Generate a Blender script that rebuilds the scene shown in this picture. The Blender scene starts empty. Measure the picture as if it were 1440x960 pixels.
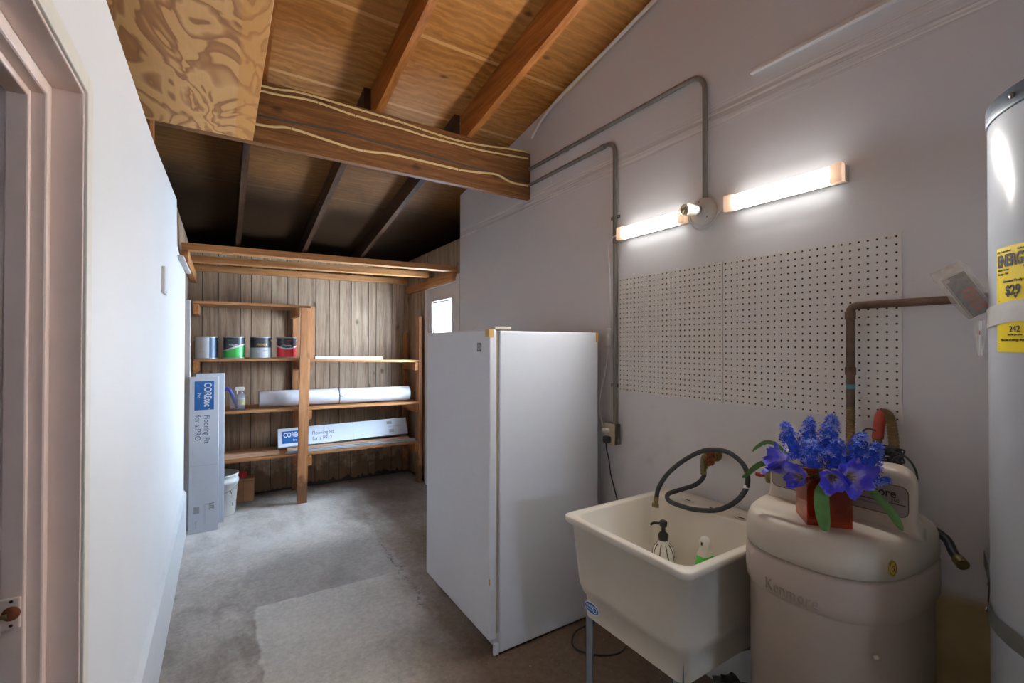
import bpy, bmesh, math, random
from mathutils import Vector, Matrix
R = random.Random(7)
PI = math.pi
SC = bpy.context.scene
COL = SC.collection
V = Vector

# ---------------------------------------------------------------- materials
class NT:
    def __init__(s, name):
        s.m = bpy.data.materials.new(name); s.m.use_nodes = True
        s.t = s.m.node_tree; s.t.nodes.clear()
        s.out = s.n('ShaderNodeOutputMaterial')
    def n(s, typ, **kw):
        nd = s.t.nodes.new(typ)
        for k, v in kw.items():
            if k in nd.inputs: s.set(nd, k, v)
            else: setattr(nd, k, v)
        return nd
    def set(s, nd, k, v):
        if hasattr(v, 'is_output') or isinstance(v, bpy.types.NodeSocket): s.t.links.new(v, nd.inputs[k])
        else:
            if isinstance(v, (tuple, list)) and len(v) == 3 and nd.inputs[k].type == 'RGBA': v = (*v, 1)
            nd.inputs[k].default_value = v
    def link(s, a, b): s.t.links.new(a, b)
    def coord(s, kind='Object'): return s.n('ShaderNodeTexCoord').outputs[kind]
    def mapping(s, vec, scale=(1, 1, 1), loc=(0, 0, 0), rot=(0, 0, 0)):
        nd = s.n('ShaderNodeMapping'); s.link(vec, nd.inputs['Vector'])
        nd.inputs['Scale'].default_value = scale; nd.inputs['Location'].default_value = loc; nd.inputs['Rotation'].default_value = rot
        return nd.outputs[0]
    def noise(s, vec, scale=5, detail=3, rough=.5, dist=0, out='Fac'):
        nd = s.n('ShaderNodeTexNoise'); s.link(vec, nd.inputs['Vector'])
        nd.inputs['Scale'].default_value = scale; nd.inputs['Detail'].default_value = detail
        nd.inputs['Roughness'].default_value = rough; nd.inputs['Distortion'].default_value = dist
        return nd.outputs[0 if out == 'Fac' else 1]
    def ramp(s, fac, stops, interp='LINEAR'):
        nd = s.n('ShaderNodeValToRGB'); s.link(fac, nd.inputs[0]); cr = nd.color_ramp; cr.interpolation = interp
        while len(cr.elements) < len(stops): cr.elements.new(.5)
        for e, (p, c) in zip(cr.elements, stops):
            e.position = p; e.color = (*c, 1) if not isinstance(c, (int, float)) else (c, c, c, 1)
        return nd.outputs[0]
    def math(s, op, a, b=None, clamp=False):
        nd = s.n('ShaderNodeMath', operation=op, use_clamp=clamp)
        for i, x in enumerate((a, b)):
            if x is None: continue
            if isinstance(x, (int, float)): nd.inputs[i].default_value = x
            else: s.link(x, nd.inputs[i])
        return nd.outputs[0]
    def mix(s, fac, a, b, mode='MIX'):
        nd = s.n('ShaderNodeMix', data_type='RGBA', blend_type=mode)
        for i, x in ((0, fac), (6, a), (7, b)):
            if isinstance(x, (int, float)): nd.inputs[i].default_value = x if i == 0 else (x, x, x, 1)
            elif isinstance(x, (tuple, list)): nd.inputs[i].default_value = (*x, 1)
            else: s.link(x, nd.inputs[i])
        return nd.outputs[2]
    def sep(s, vec):
        nd = s.n('ShaderNodeSeparateXYZ'); s.link(vec, nd.inputs[0]); return nd.outputs
    def smooth(s, x, lo, hi):
        nd = s.n('ShaderNodeMapRange', interpolation_type='SMOOTHSTEP')
        s.link(x, nd.inputs[0]); nd.inputs[1].default_value = lo; nd.inputs[2].default_value = hi
        return nd.outputs[0]
    def bsdf(s, color, rough=.6, metal=0, bump=None, bstr=.3, bdist=.002, spec=.5, **kw):
        b = s.n('ShaderNodeBsdfPrincipled')
        for k, v in (('Base Color', color), ('Roughness', rough), ('Metallic', metal), ('Specular IOR Level', spec), *kw.items()): s.set(b, k, v)
        if bump is not None:
            bp = s.n('ShaderNodeBump'); bp.inputs['Strength'].default_value = bstr; bp.inputs['Distance'].default_value = bdist
            s.link(bump, bp.inputs['Height']); s.link(bp.outputs[0], b.inputs['Normal'])
        s.link(b.outputs[0], s.out.inputs[0]); return s.m

def srgb(r, g, b):
    f = lambda c: (c / 255 / 12.92) if c / 255 <= .04045 else ((c / 255 + .055) / 1.055) ** 2.4
    return (f(r), f(g), f(b))

def plain(name, col, rough=.5, metal=0, vary=.06, scale=14, bstr=.08, **kw):
    t = NT(name); v = t.coord(); nz = t.noise(v, scale, 4)
    c = t.ramp(nz, [(.3, tuple(x * (1 - vary) for x in col)), (.7, tuple(min(1, x * (1 + vary)) for x in col))])
    return t.bsdf(c, rough, metal, t.noise(v, scale * 8, 3), bstr, .001, **kw)

def wood(name, c1, c2, c3, axis='X', fine=60, rough=.6, knots=True, dirt=None):
    t = NT(name); v = t.coord()
    st = {'X': (.06, 1, 1), 'Y': (1, .06, 1), 'Z': (1, 1, .06)}[axis]
    oi = t.n('ShaderNodeObjectInfo').outputs['Random']; ri = t.n('ShaderNodeNewGeometry').outputs['Random Per Island']
    off = t.math('MULTIPLY', t.math('ADD', oi, ri), 31.7)
    cx = t.n('ShaderNodeCombineXYZ'); [t.link(off, cx.inputs[i]) for i in range(3)]
    va = t.n('ShaderNodeVectorMath', operation='ADD'); t.link(v, va.inputs[0]); t.link(cx.outputs[0], va.inputs[1]); v = va.outputs[0]
    mv = t.mapping(v, st)
    w = t.noise(v, 2.2, 2)
    base = t.noise(mv, fine * .35, 5, .6, .6)
    fin = t.noise(mv, fine * 2.2, 3, .6)
    f = t.math('ADD', t.math('MULTIPLY', base, .7), t.math('MULTIPLY', fin, .3))
    c = t.ramp(f, [(.34, c1), (.5, c2), (.66, c3)])
    c = t.mix(t.math('MULTIPLY', t.smooth(w, .45, .75), .35), c, c1)
    tone = t.n('ShaderNodeMapRange'); t.link(ri, tone.inputs[0]); tone.inputs[3].default_value = .86; tone.inputs[4].default_value = 1.1
    c = t.mix(1.0, c, tone.outputs[0], 'MULTIPLY')
    if knots:
        vo = t.n('ShaderNodeTexVoronoi'); kst = {'X': (.55, 1, 1), 'Y': (1, .55, 1), 'Z': (1, 1, .55)}[axis]
        t.link(t.mapping(v, kst), vo.inputs['Vector']); vo.inputs['Scale'].default_value = 5.5
        k = t.math('SUBTRACT', 1, t.smooth(t.math('ADD', vo.outputs['Distance'], t.math('MULTIPLY', t.noise(v, 25, 2), .08)), .07, .19))
        c = t.mix(t.math('MULTIPLY', k, .75), c, tuple(x * .28 for x in c1))
    if dirt is not None:   # rot and water stains with their own ragged outline near the slab
        z = t.sep(t.coord())[2]
        n2 = t.noise(t.coord(), 9, 5, .65)
        k = t.math('SUBTRACT', t.math('MULTIPLY', n2, .62), t.math('MULTIPLY', z, 1.0))
        k = t.smooth(k, .0, .16)
        c = t.mix(t.math('MULTIPLY', k, .85), c, dirt)
    return t.bsdf(c, rough, 0, f, .35, .002, spec=.35)

M = {}
LED, LEDS, WORLD, EXPO = 285.0, 7.5, 62.0, 0.46
REAR_FILL = (.6, 1.0, 1.5, 1.7)  # opening added in the unseen rear wall to let in fill daylight
def build_mats():
    # painted drywall
    t = NT('white_wall_paint'); v = t.coord(); x, y, z = t.sep(v)
    n = t.noise(v, 1.3, 4); c = t.ramp(n, [(.3, srgb(222, 224, 228)), (.7, srgb(229, 230, 233))])
    seam = t.math('MULTIPLY', t.smooth(z, 2.40, 2.43), t.math('SUBTRACT', 1, t.smooth(z, 2.49, 2.53)))
    lines = t.noise(t.mapping(v, (1, .5, 26)), 2.2, 4, .7, 1.5)
    xr = t.smooth(x, 1.5, 1.6)
    lines = t.math('MULTIPLY', t.math('MULTIPLY', seam, xr), t.smooth(lines, .5, .56))
    c = t.mix(t.math('MULTIPLY', lines, .9), c, srgb(250, 250, 250)); dl = t.math('MULTIPLY', t.math('MULTIPLY', seam, xr), t.smooth(t.noise(t.mapping(v, (1, .4, 30), loc=(0, 3, 5)), 2.0, 4, .7, 1.0), .54, .60)); c = t.mix(t.math('MULTIPLY', dl, .5), c, srgb(186, 182, 180))
    # bare tan board where the paint stops low beside the heater
    e = t.math('ADD', z, t.math('MULTIPLY', t.noise(v, 6, 4), .09))
    bare = t.math('MULTIPLY', t.math('MULTIPLY', t.math('SUBTRACT', 1, t.smooth(e, .75, .80)), xr), t.math('SUBTRACT', 1, t.smooth(y, .60, .66)))
    tan = t.ramp(t.noise(v, 7, 5), [(.3, srgb(186, 164, 116)), (.7, srgb(214, 194, 150))])
    c = t.mix(bare, c, tan)
    dirt = t.math('MULTIPLY', t.math('MULTIPLY', t.smooth(t.noise(v, 3.0, 5, .6), .52, .72), t.math('SUBTRACT', 1, t.smooth(z, .7, 1.5))), xr)
    c = t.mix(t.math('MULTIPLY', dirt, .3), c, srgb(150, 140, 122))
    dent = t.n('ShaderNodeTexVoronoi'); t.link(v, dent.inputs['Vector']); dent.inputs['Scale'].default_value = 3.7
    dk = t.math('SUBTRACT', 1, t.smooth(dent.outputs['Distance'], .0, .045))
    dk = t.math('MULTIPLY', dk, xr)
    c = t.mix(t.math('MULTIPLY', dk, .35), c, srgb(185, 182, 180))
    h = t.math('ADD', t.math('ADD', t.math('MULTIPLY', t.noise(v, 90, 3), .12), t.math('MULTIPLY', lines, 1.0)), t.math('MULTIPLY', dk, -1.0))
    M['wall'] = t.bsdf(c, .62, 0, h, .4, .004, spec=.3)
    M['leftwall'] = plain('white_left_wall_paint', srgb(231, 229, 228), .5, vary=.015, scale=2, bstr=.05)
    M['gloss_white'] = plain('white_gloss_paint', srgb(224, 224, 224), .35, vary=.02)
    M['casing'] = plain('pinkish_casing_paint', srgb(236, 214, 202), .42, vary=.03)
    M['casing_light'] = plain('grey_casing_paint', srgb(228, 222, 210), .42, vary=.03)
    M['hall'] = plain('dark_plum_paint', srgb(84, 66, 84), .7)
    # concrete
    t = NT('stained_concrete'); v = t.coord(); x, y, z = t.sep(v)
    n1 = t.noise(v, 1.1, 7, .65, .1); n2 = t.noise(t.mapping(v, (1, .55, 1), rot=(0, 0, .5)), 2.8, 7, .68, .15); n3 = t.noise(v, 26, 5, .7)
    c = t.ramp(n1, [(.32, srgb(138, 130, 122)), (.5, srgb(174, 168, 162)), (.66, srgb(204, 200, 195))])
    c = t.mix(t.math('MULTIPLY', t.smooth(n2, .44, .66), .65), c, srgb(122, 112, 103))
    # pale zone near the shelves: whitish dust plus painted-in window light
    dust_light = t.math('MULTIPLY', t.math('MULTIPLY', t.smooth(t.math('ADD', y, t.math('MULTIPLY', n2, .9)), 3.75, 4.35), t.math('SUBTRACT', 1, t.smooth(t.math('ADD', x, t.math('MULTIPLY', n1, .5)), .85, 1.45))), t.math('SUBTRACT', 1, t.smooth(y, 4.55, 4.75)))
    c = t.mix(t.math('MULTIPLY', dust_light, .85), c, t.ramp(n2, [(.35, srgb(236, 233, 230)), (.65, srgb(196, 190, 184))]))
    grey = t.math('MULTIPLY', t.math('MULTIPLY', t.smooth(y, 2.85, 3.0), t.math('SUBTRACT', 1, t.smooth(t.math('ADD', y, t.math('MULTIPLY', n1, .9)), 3.75, 4.2))), t.smooth(t.math('ADD', x, t.math('MULTIPLY', n2, .4)), .2, .45))
    c = t.mix(t.math('MULTIPLY', grey, .5), c, srgb(142, 137, 135))
    # later, smoother slab patch
    wob = t.math('MULTIPLY', t.math('SUBTRACT', t.noise(v, 7, 4), .5), .05)
    px = t.math('ADD', x, wob); py = t.math('ADD', y, wob)
    inx = t.math('MULTIPLY', t.smooth(px, .155, .168), t.math('SUBTRACT', 1, t.smooth(t.math('ADD', px, t.math('MULTIPLY', t.math('SUBTRACT', n1, .5), .5)), .80, 1.0)))
    inn = t.math('MULTIPLY', inx, t.math('SUBTRACT', 1, t.smooth(py, 2.89, 2.905)))
    pc = t.ramp(t.noise(v, 2.2, 6, .6), [(.3, srgb(184, 181, 174)), (.7, srgb(206, 203, 196))])
    c = t.mix(t.math('MULTIPLY', inn, .85), c, pc)
    lx = t.math('SUBTRACT', 1, t.smooth(t.math('ABSOLUTE', t.math('SUBTRACT', px, .165)), .004, .016))
    lx = t.math('MULTIPLY', lx, t.math('SUBTRACT', 1, t.smooth(py, 2.89, 2.92)))
    ly = t.math('SUBTRACT', 1, t.smooth(t.math('ABSOLUTE', t.math('SUBTRACT', py, 2.9)), .003, .012))
    ly = t.math('MULTIPLY', ly, t.math('MULTIPLY', t.smooth(x, .15, .17), t.math('SUBTRACT', 1, t.smooth(x, .5, .62))))
    ln = t.math('MULTIPLY', t.math('MAXIMUM', lx, ly), t.smooth(t.noise(v, 9, 4), .38, .55))
    c = t.mix(t.math('MULTIPLY', ln, .6), c, srgb(205, 203, 198))
    # damp brown stain and crack under and beside the freezer
    cx = t.math('ADD', x, t.math('MULTIPLY', t.math('SUBTRACT', n2, .5), .35))
    st = t.math('MULTIPLY', t.smooth(cx, .90, 1.05), t.math('SUBTRACT', 1, t.smooth(y, 3.3, 3.7)))
    c = t.mix(t.math('MULTIPLY', st, .8), c, t.ramp(n3, [(.3, srgb(104, 88, 72)), (.7, srgb(138, 120, 102))]))
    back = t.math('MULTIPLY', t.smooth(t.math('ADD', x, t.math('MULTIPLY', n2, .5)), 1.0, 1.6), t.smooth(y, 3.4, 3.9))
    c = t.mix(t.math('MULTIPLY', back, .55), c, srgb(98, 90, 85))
    low = t.math('SUBTRACT', 1, t.smooth(t.math('ADD', y, t.math('MULTIPLY', n1, .6)), 2.2, 2.75))
    low = t.math('MULTIPLY', low, t.smooth(t.math('ADD', x, t.math('MULTIPLY', n2, .6)), .85, 1.2))
    c = t.mix(t.math('MULTIPLY', low, .75), c, srgb(92, 73, 56))
    ck = t.math('ADD', x, t.math('MULTIPLY', t.math('SUBTRACT', t.noise(v, 2.2, 8, .75), .5), .45))
    ck = t.math('SUBTRACT', 1, t.smooth(t.math('ABSOLUTE', t.math('SUBTRACT', ck, .985)), .002, .012))
    ck = t.math('MULTIPLY', ck, t.math('MULTIPLY', t.smooth(y, 2.3, 2.5), t.math('SUBTRACT', 1, t.smooth(y, 3.3, 3.5))))
    c = t.mix(t.math('MULTIPLY', t.math('MULTIPLY', ck, t.smooth(n3, .4, .6)), .8), c, srgb(64, 55, 48))
    sp = t.smooth(t.noise(v, 45, 4, .75), .64, .70)
    c = t.mix(.35, c, t.ramp(t.noise(v, 34, 6, .8), [(.35, .25), (.65, .75)]), 'OVERLAY')
    c = t.mix(1.0, c, (1.0, .975, .94), 'MULTIPLY')
    c = t.mix(t.math('MULTIPLY', sp, .5), c, srgb(196, 192, 186))
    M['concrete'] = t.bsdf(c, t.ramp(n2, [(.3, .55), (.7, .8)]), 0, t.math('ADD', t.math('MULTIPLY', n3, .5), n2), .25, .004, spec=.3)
    # timber
    M['lumber_x'] = wood('lumber_x', srgb(134, 86, 46), srgb(172, 118, 70), srgb(194, 142, 92), 'X')
    M['lumber_y'] = wood('lumber_y', srgb(132, 82, 44), srgb(166, 110, 62), srgb(188, 136, 86), 'Y')
    M['lumber_z'] = wood('lumber_z', srgb(136, 88, 54), srgb(172, 118, 76), srgb(192, 142, 98), 'Z', dirt=srgb(96, 62, 36))
    M['shelf_wood'] = wood('shelf_wood', srgb(134, 88, 50), srgb(168, 116, 72), srgb(188, 140, 94), 'X')
    M['pale_strip'] = wood('pale_strip', srgb(176, 134, 104), srgb(206, 168, 138), srgb(224, 190, 160), 'X', knots=False)
    M['beam'] = wood('old_beam', srgb(96, 58, 26), srgb(128, 82, 42), srgb(160, 112, 64), 'X', fine=110)
    M['rafter'] = wood('rafter', srgb(128, 72, 28), srgb(168, 104, 46), srgb(192, 128, 64), 'Y')
    M['shaded_rafter'] = wood('smoke_and_shade_rafter', srgb(40, 25, 15), srgb(64, 40, 24), srgb(90, 57, 34), 'Y')  # darker rafter copy: soot plus shade behind the beam, painted in
    M['paneling'] = wood('knotty_paneling', srgb(118, 95, 74), srgb(156, 131, 107), srgb(180, 156, 131), 'Z', fine=70, dirt=srgb(92, 66, 42))
    M['dark_gap'] = plain('dark_groove', srgb(40, 32, 26), .9)
    # roof sheathing (plywood sheets with visible joints)
    t = NT('roof_sheathing'); v = t.coord(); x, y, z = t.sep(v)
    wv = t.n('ShaderNodeTexWave', bands_direction='Y'); t.link(t.mapping(v, (.5, 1, 1)), wv.inputs['Vector'])
    for k, q in (('Scale', 6), ('Distortion', 12), ('Detail', 4), ('Detail Scale', 1.3), ('Detail Roughness', .6)): wv.inputs[k].default_value = q
    fi = t.noise(t.mapping(v, (.05, 1, 1)), 90, 3)
    g = t.math('ADD', t.math('MULTIPLY', wv.outputs['Fac'], .2), t.math('ADD', t.math('MULTIPLY', fi, .5), t.math('MULTIPLY', t.noise(t.mapping(v, (.25, 1, 1)), 9, 5, .6, 1.2), .3)))
    big = t.noise(v, 1.4, 3)
    c = t.ramp(g, [(.25, srgb(128, 80, 32)), (.5, srgb(166, 108, 46)), (.75, srgb(194, 138, 72))])
    c = t.mix(t.math('MULTIPLY', t.smooth(big, .4, .7), .4), c, srgb(194, 140, 84))
    vo = t.n('ShaderNodeTexVoronoi'); t.link(t.mapping(v, (.8, 1.5, 1)), vo.inputs['Vector']); vo.inputs['Scale'].default_value = 6
    kn = t.math('MULTIPLY', t.math('SUBTRACT', 1, t.smooth(t.math('ADD', vo.outputs['Distance'], t.math('MULTIPLY', t.noise(v, 30, 3), .2)),   .13, .30)), t.smooth(t.noise(v, 2.5, 2), .38, .52))
    c = t.mix(t.math('MULTIPLY', kn, .75), c, srgb(74, 44, 20))
    for yy in (1.03, 2.24, 2.81, 4.2):
        s_ = t.math('SUBTRACT', 1, t.smooth(t.math('ABSOLUTE', t.math('SUBTRACT', y, yy)), .008, .013))
        c = t.mix(t.math('MULTIPLY', s_, .6), c, srgb(226, 176, 120))
    # soot and the beam's shade, both painted into the boards behind it
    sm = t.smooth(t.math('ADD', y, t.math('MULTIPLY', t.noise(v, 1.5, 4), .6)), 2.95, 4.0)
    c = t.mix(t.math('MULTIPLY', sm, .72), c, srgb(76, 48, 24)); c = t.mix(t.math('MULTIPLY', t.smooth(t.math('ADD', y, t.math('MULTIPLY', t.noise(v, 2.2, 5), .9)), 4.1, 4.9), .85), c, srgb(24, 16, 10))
    M['sheathing'] = t.bsdf(c, .65, 0, g, .2, .002, spec=.25)
    # rotary-cut plywood with flame figure
    t = NT('figured_plywood'); v = t.coord(); x, y, z = t.sep(v)
    nn = t.noise(t.mapping(v, (1.7, .62, 1), loc=(.3, .4, 0)), 3.1, 3, .5, .9)
    fr = t.math('FRACT', t.math('MULTIPLY', nn, 7.5))
    fg = t.ramp(fr, [(0, srgb(224, 172, 108)), (.5, srgb(230, 182, 122)), (.74, srgb(186, 130, 76)), (.92, srgb(160, 106, 58)), (1, srgb(214, 162, 102))])
    fg = t.mix(t.math('MULTIPLY', t.noise(t.mapping(v, (1, .05, 1)), 120, 2), .25), fg, srgb(170, 122, 76))
    fg = t.mix(t.math('MULTIPLY', t.smooth(x, .044, .050), .55), fg, srgb(214, 146, 66))
    M['plywood'] = t.bsdf(fg, .5, 0, fr, .08, .001, spec=.4)
    # misc
    M['appliance'] = plain('white_appliance_enamel', srgb(222, 228, 238), .3, vary=.01, bstr=.1, scale=20)
    M['gasket'] = plain('yellowed_gasket', srgb(188, 176, 148), .6)
    M['hinge'] = plain('cream_plastic', srgb(226, 216, 196), .4)
    M['tape'] = plain('brown_tape', srgb(206, 168, 100), .5)
    M['badge'] = plain('dark_badge', srgb(84, 92, 98), .35)
    M['silver_mark'] = plain('silver_mark', srgb(190, 196, 200), .35)
    M['tub'] = plain('cream_tub_plastic', srgb(220, 215, 203), .38, vary=.03, scale=6)
    M['tubleg'] = plain('blue_grey_steel', srgb(136, 148, 160), .45, .3)
    M['blue'] = plain('blue_print', srgb(22, 100, 172), .5)
    M['navy'] = plain('navy_print', srgb(64, 92, 140), .6)
    M['white_print'] = plain('white_print', srgb(238, 240, 242), .5)
    M['grey_print'] = plain('grey_print', srgb(120, 126, 134), .6)
    M['black_print'] = plain('black_print', srgb(28, 28, 30), .5)
    M['carton'] = plain('pale_blue_carton', srgb(222, 230, 240), .6, vary=.02, scale=5)
    M['carton_grey'] = plain('grey_carton', srgb(178, 184, 192), .6, vary=.03)
    M['softener'] = plain('almond_plastic', srgb(200, 191, 176), .42, vary=.02)
    M['softener_body'] = plain('taupe_plastic', srgb(178, 164, 152), .45, vary=.02)
    M['softener_mark'] = plain('taupe_mark_with_shade', srgb(160, 146, 134), .45); M['panel_grey'] = plain('taupe_panel', srgb(156, 144, 136), .4)
    M['gold'] = plain('gold_sticker', srgb(186, 162, 62), .4)
    M['heater'] = plain('white_heater_enamel', srgb(212, 221, 232), .22, vary=.015, scale=3)
    M['band'] = plain('slate_blue_band', srgb(88, 104, 118), .45, .2, vary=.2)
    M['strap'] = plain('galvanised_strap', srgb(140, 142, 138), .45, .7, vary=.2)
    M['tape_grey'] = plain('grey_tape', srgb(206, 208, 208), .55, vary=.06, scale=40)
    M['label_yellow'] = plain('yellow_label', srgb(252, 226, 4), .5, vary=.02)
    M['conduit'] = plain('grey_conduit', srgb(132, 130, 124), .45, .35)
    M['metalbox'] = plain('dark_metal_box', srgb(104, 100, 90), .5, .5)
    M['beige'] = plain('beige_plate', srgb(216, 202, 178), .45)
    M['peg'] = plain('pegboard_paint', srgb(230, 230, 227), .5, vary=.015, scale=30)
    M['peghole'] = plain('pegboard_core_and_shade', srgb(66, 58, 50), .9)  # raw fibre brown on hole sides; dark floors paint in the cavity's shade
    M['white_cord'] = plain('white_cord', srgb(228, 228, 228), .5)
    M['cream_cable'] = plain('cream_cable', srgb(226, 200, 142), .55)
    M['dark_cable'] = plain('slate_cable', srgb(70, 72, 74), .55)
    M['rubber'] = plain('black_rubber', srgb(48, 50, 54), .5, vary=.15)
    M['brass'] = plain('tarnished_brass', srgb(128, 116, 76), .45, .6, vary=.3, scale=60)
    M['rust'] = plain('rusty_iron', srgb(136, 74, 42), .75, .2, vary=.35, scale=70)
    M['oldpipe'] = plain('weathered_copper', srgb(104, 82, 66), .5, .4, vary=.3, scale=22)
    M['flex'] = plain('corrugated_copper', srgb(128, 108, 74), .45, .5, vary=.3, scale=30)
    M['redgrip'] = plain('faded_red_sleeve', srgb(178, 70, 50), .6, vary=.15)
    M['teal'] = plain('teal_tape', srgb(90, 140, 150), .5)
    M['led_cap'] = plain('peach_end_cap', srgb(236, 208, 184), .4)
    M['led_body'] = plain('white_lamp_body', srgb(232, 228, 222), .45)
    M['ceramic'] = plain('white_ceramic', srgb(226, 226, 222), .3)
    M['cfl'] = plain('cream_bulb_glass', srgb(244, 240, 214), .3)
    M['hole'] = plain('dark_hole', srgb(50, 44, 40), .8)
    M['paper_roll'] = plain('white_roll', srgb(200, 200, 206), .6, vary=.05, scale=9)
    M['black_paint'] = plain('black_can_print', srgb(44, 46, 56), .4)
    M['green_paint'] = plain('green_can_print', srgb(52, 172, 70), .4)
    M['red_paint'] = plain('red_can_print', srgb(196, 30, 42), .4)
    M['grey_paint'] = plain('grey_can_print', srgb(178, 182, 190), .4)
    M['navy_paint'] = plain('navy_can_print', srgb(58, 84, 112), .4)
    M['pale_paint'] = plain('pale_can_print', srgb(208, 212, 218), .4, vary=.05, scale=20)
    M['gold_print'] = plain('gold_can_print', srgb(206, 172, 100), .4)
    M['tin'] = plain('tin_rim', srgb(196, 200, 202), .35, .6)
    M['bucket'] = plain('white_bucket_plastic', srgb(222, 222, 216), .45, vary=.08, scale=7)
    M['cardboard'] = plain('brown_cardboard', srgb(178, 130, 92), .75)
    M['red_plastic'] = plain('red_plastic', srgb(212, 36, 44), .4)
    M['blue_plastic'] = plain('blue_plastic', srgb(52, 56, 150), .4)
    M['yellow_lab'] = plain('pale_yellow_label', srgb(232, 214, 120), .5)
    M['bottle_white'] = plain('white_bottle_plastic', srgb(232, 230, 222), .4)
    M['soap_black'] = plain('black_pump_plastic', srgb(34, 34, 36), .35)
    M['soap_deco'] = plain('brown_print', srgb(92, 62, 40), .5)
    M['green_liquid'] = plain('green_liquid', srgb(74, 190, 60), .3)
    M['rose'] = plain('rose_print', srgb(196, 84, 60), .5)
    M['leaf'] = plain('silk_leaf', srgb(84, 134, 66), .5, vary=.25, scale=25)
    M['stem'] = plain('flower_stem', srgb(92, 122, 48), .5)
    M['floret'] = plain('blue_floret', srgb(44, 92, 216), .55, vary=.3, scale=120)
    M['floret_pale'] = plain('pale_blue_floret', srgb(136, 164, 246), .55, vary=.25, scale=120)
    M['dark_plastic'] = plain('dark_plastic_film', srgb(78, 76, 78), .3, vary=.4, scale=30)
    M['steel'] = plain('steel', srgb(150, 150, 146), .35, .8)
    t = NT('lily_petal'); a = t.n('ShaderNodeAttribute'); a.attribute_name = 'along'
    f_ = t.math('SUBTRACT', a.outputs['Fac'], t.math('MULTIPLY', t.math('SUBTRACT', t.noise(t.coord(), 26, 3), .38), 1.3), True)
    c = t.ramp(f_, [(0, srgb(226, 218, 236)), (.3, srgb(190, 180, 240)), (.55, srgb(92, 90, 224)), (.85, srgb(60, 60, 208)), (1, srgb(170, 160, 240))])
    M['petal'] = t.bsdf(c, .5, 0, t.noise(t.coord(), 90, 2), .1, .001)
    def seethru(name, tint, gl, glrough=.05, mixfac=.12, diff=None, dfac=0):
        t = NT(name); tr = t.n('ShaderNodeBsdfTransparent', Color=tint); g = t.n('ShaderNodeBsdfGlossy', Color=gl, Roughness=glrough)
        lw = t.n('ShaderNodeLayerWeight'); f5 = t.math('POWER', lw.outputs['Facing'], 4)
        mx = t.n('ShaderNodeMixShader'); t.link(t.math('ADD', t.math('MULTIPLY', f5, .6), mixfac, True), mx.inputs[0]); t.link(tr.outputs[0], mx.inputs[1]); t.link(g.outputs[0], mx.inputs[2])
        o = mx.outputs[0]
        if diff:
            d = t.n('ShaderNodeBsdfDiffuse', Color=diff); m2 = t.n('ShaderNodeMixShader'); m2.inputs[0].default_value = dfac
            t.link(o, m2.inputs[1]); t.link(d.outputs[0], m2.inputs[2]); o = m2.outputs[0]
        t.link(o, t.out.inputs[0]); return t.m
    M['pane'] = seethru('window_glass', (.94, .97, .98), (1, 1, 1), .02, .05)
    M['amber'] = seethru('amber_glass', (.76, .32, .11), (1, .92, .88), .05, .07, srgb(168, 76, 30), .10)
    M['clear_plastic'] = seethru('cloudy_plastic', (.86, .88, .92), (1, 1, 1), .2, .08, srgb(200, 204, 212), .26)
    M['bag'] = seethru('clear_bag_film', (.92, .91, .89), (1, 1, 1), .18, .12, srgb(236, 230, 220), .19)
    def emit(name, col, s):
        t = NT(name); e = t.n('ShaderNodeEmission', Color=col, Strength=s); t.link(e.outputs[0], t.out.inputs[0]); return t.m
    M['led'] = emit('lit_lamp_front', (1, .955, .90), LED); M['led_side'] = emit('lit_lamp_side', (1, .965, .92), LEDS)
    t = NT('translucent_end_cap'); d = t.n('ShaderNodeBsdfDiffuse', Color=srgb(244, 234, 222)); tl = t.n('ShaderNodeBsdfTranslucent', Color=srgb(252, 236, 222)); mx = t.n('ShaderNodeMixShader'); mx.inputs[0].default_value = .5; t.link(d.outputs[0], mx.inputs[1]); t.link(tl.outputs[0], mx.inputs[2]); t.link(mx.outputs[0], t.out.inputs[0]); M['led_cap'] = t.m
build_mats()

# ---------------------------------------------------------------- mesh builder
def fr(o, ex, ey):
    """frame matrix: origin, x axis, y axis"""
    ex = V(ex).normalized(); ey = V(ey).normalized(); ez = ex.cross(ey).normalized(); ey = ez.cross(ex)
    m = Matrix((ex, ey, ez)).transposed().to_4x4(); m.translation = V(o); return m
def rot(o, rx=0, ry=0, rz=0):
    m = Matrix.Rotation(rz, 4, 'Z') @ Matrix.Rotation(ry, 4, 'Y') @ Matrix.Rotation(rx, 4, 'X'); m.translation = V(o); return m
def smoothpath(pts, n=8):
    P = [V(p) for p in pts]; out = []
    for i in range(len(P) - 1):
        p0, p1, p2, p3 = P[max(i - 1, 0)], P[i], P[i + 1], P[min(i + 2, len(P) - 1)]
        for k in range(n):
            t = k / n
            out.append(.5 * ((2 * p1) + (p2 - p0) * t + (2 * p0 - 5 * p1 + 4 * p2 - p3) * t * t + (3 * p1 - p0 - 3 * p2 + p3) * t ** 3))
    out.append(P[-1]); return out
def fillet(pts, r, n=8):
    P = [V(p) for p in pts]; out = [P[0]]
    for i in range(1, len(P) - 1):
        a, b, c = P[i - 1], P[i], P[i + 1]; d1 = (a - b).normalized(); d2 = (c - b).normalized()
        s, e = b + d1 * r, b + d2 * r
        for k in range(n + 1):
            t = k / n; out.append((1 - t) ** 2 * s + 2 * t * (1 - t) * b + t * t * e)
    out.append(P[-1]); return out

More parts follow.
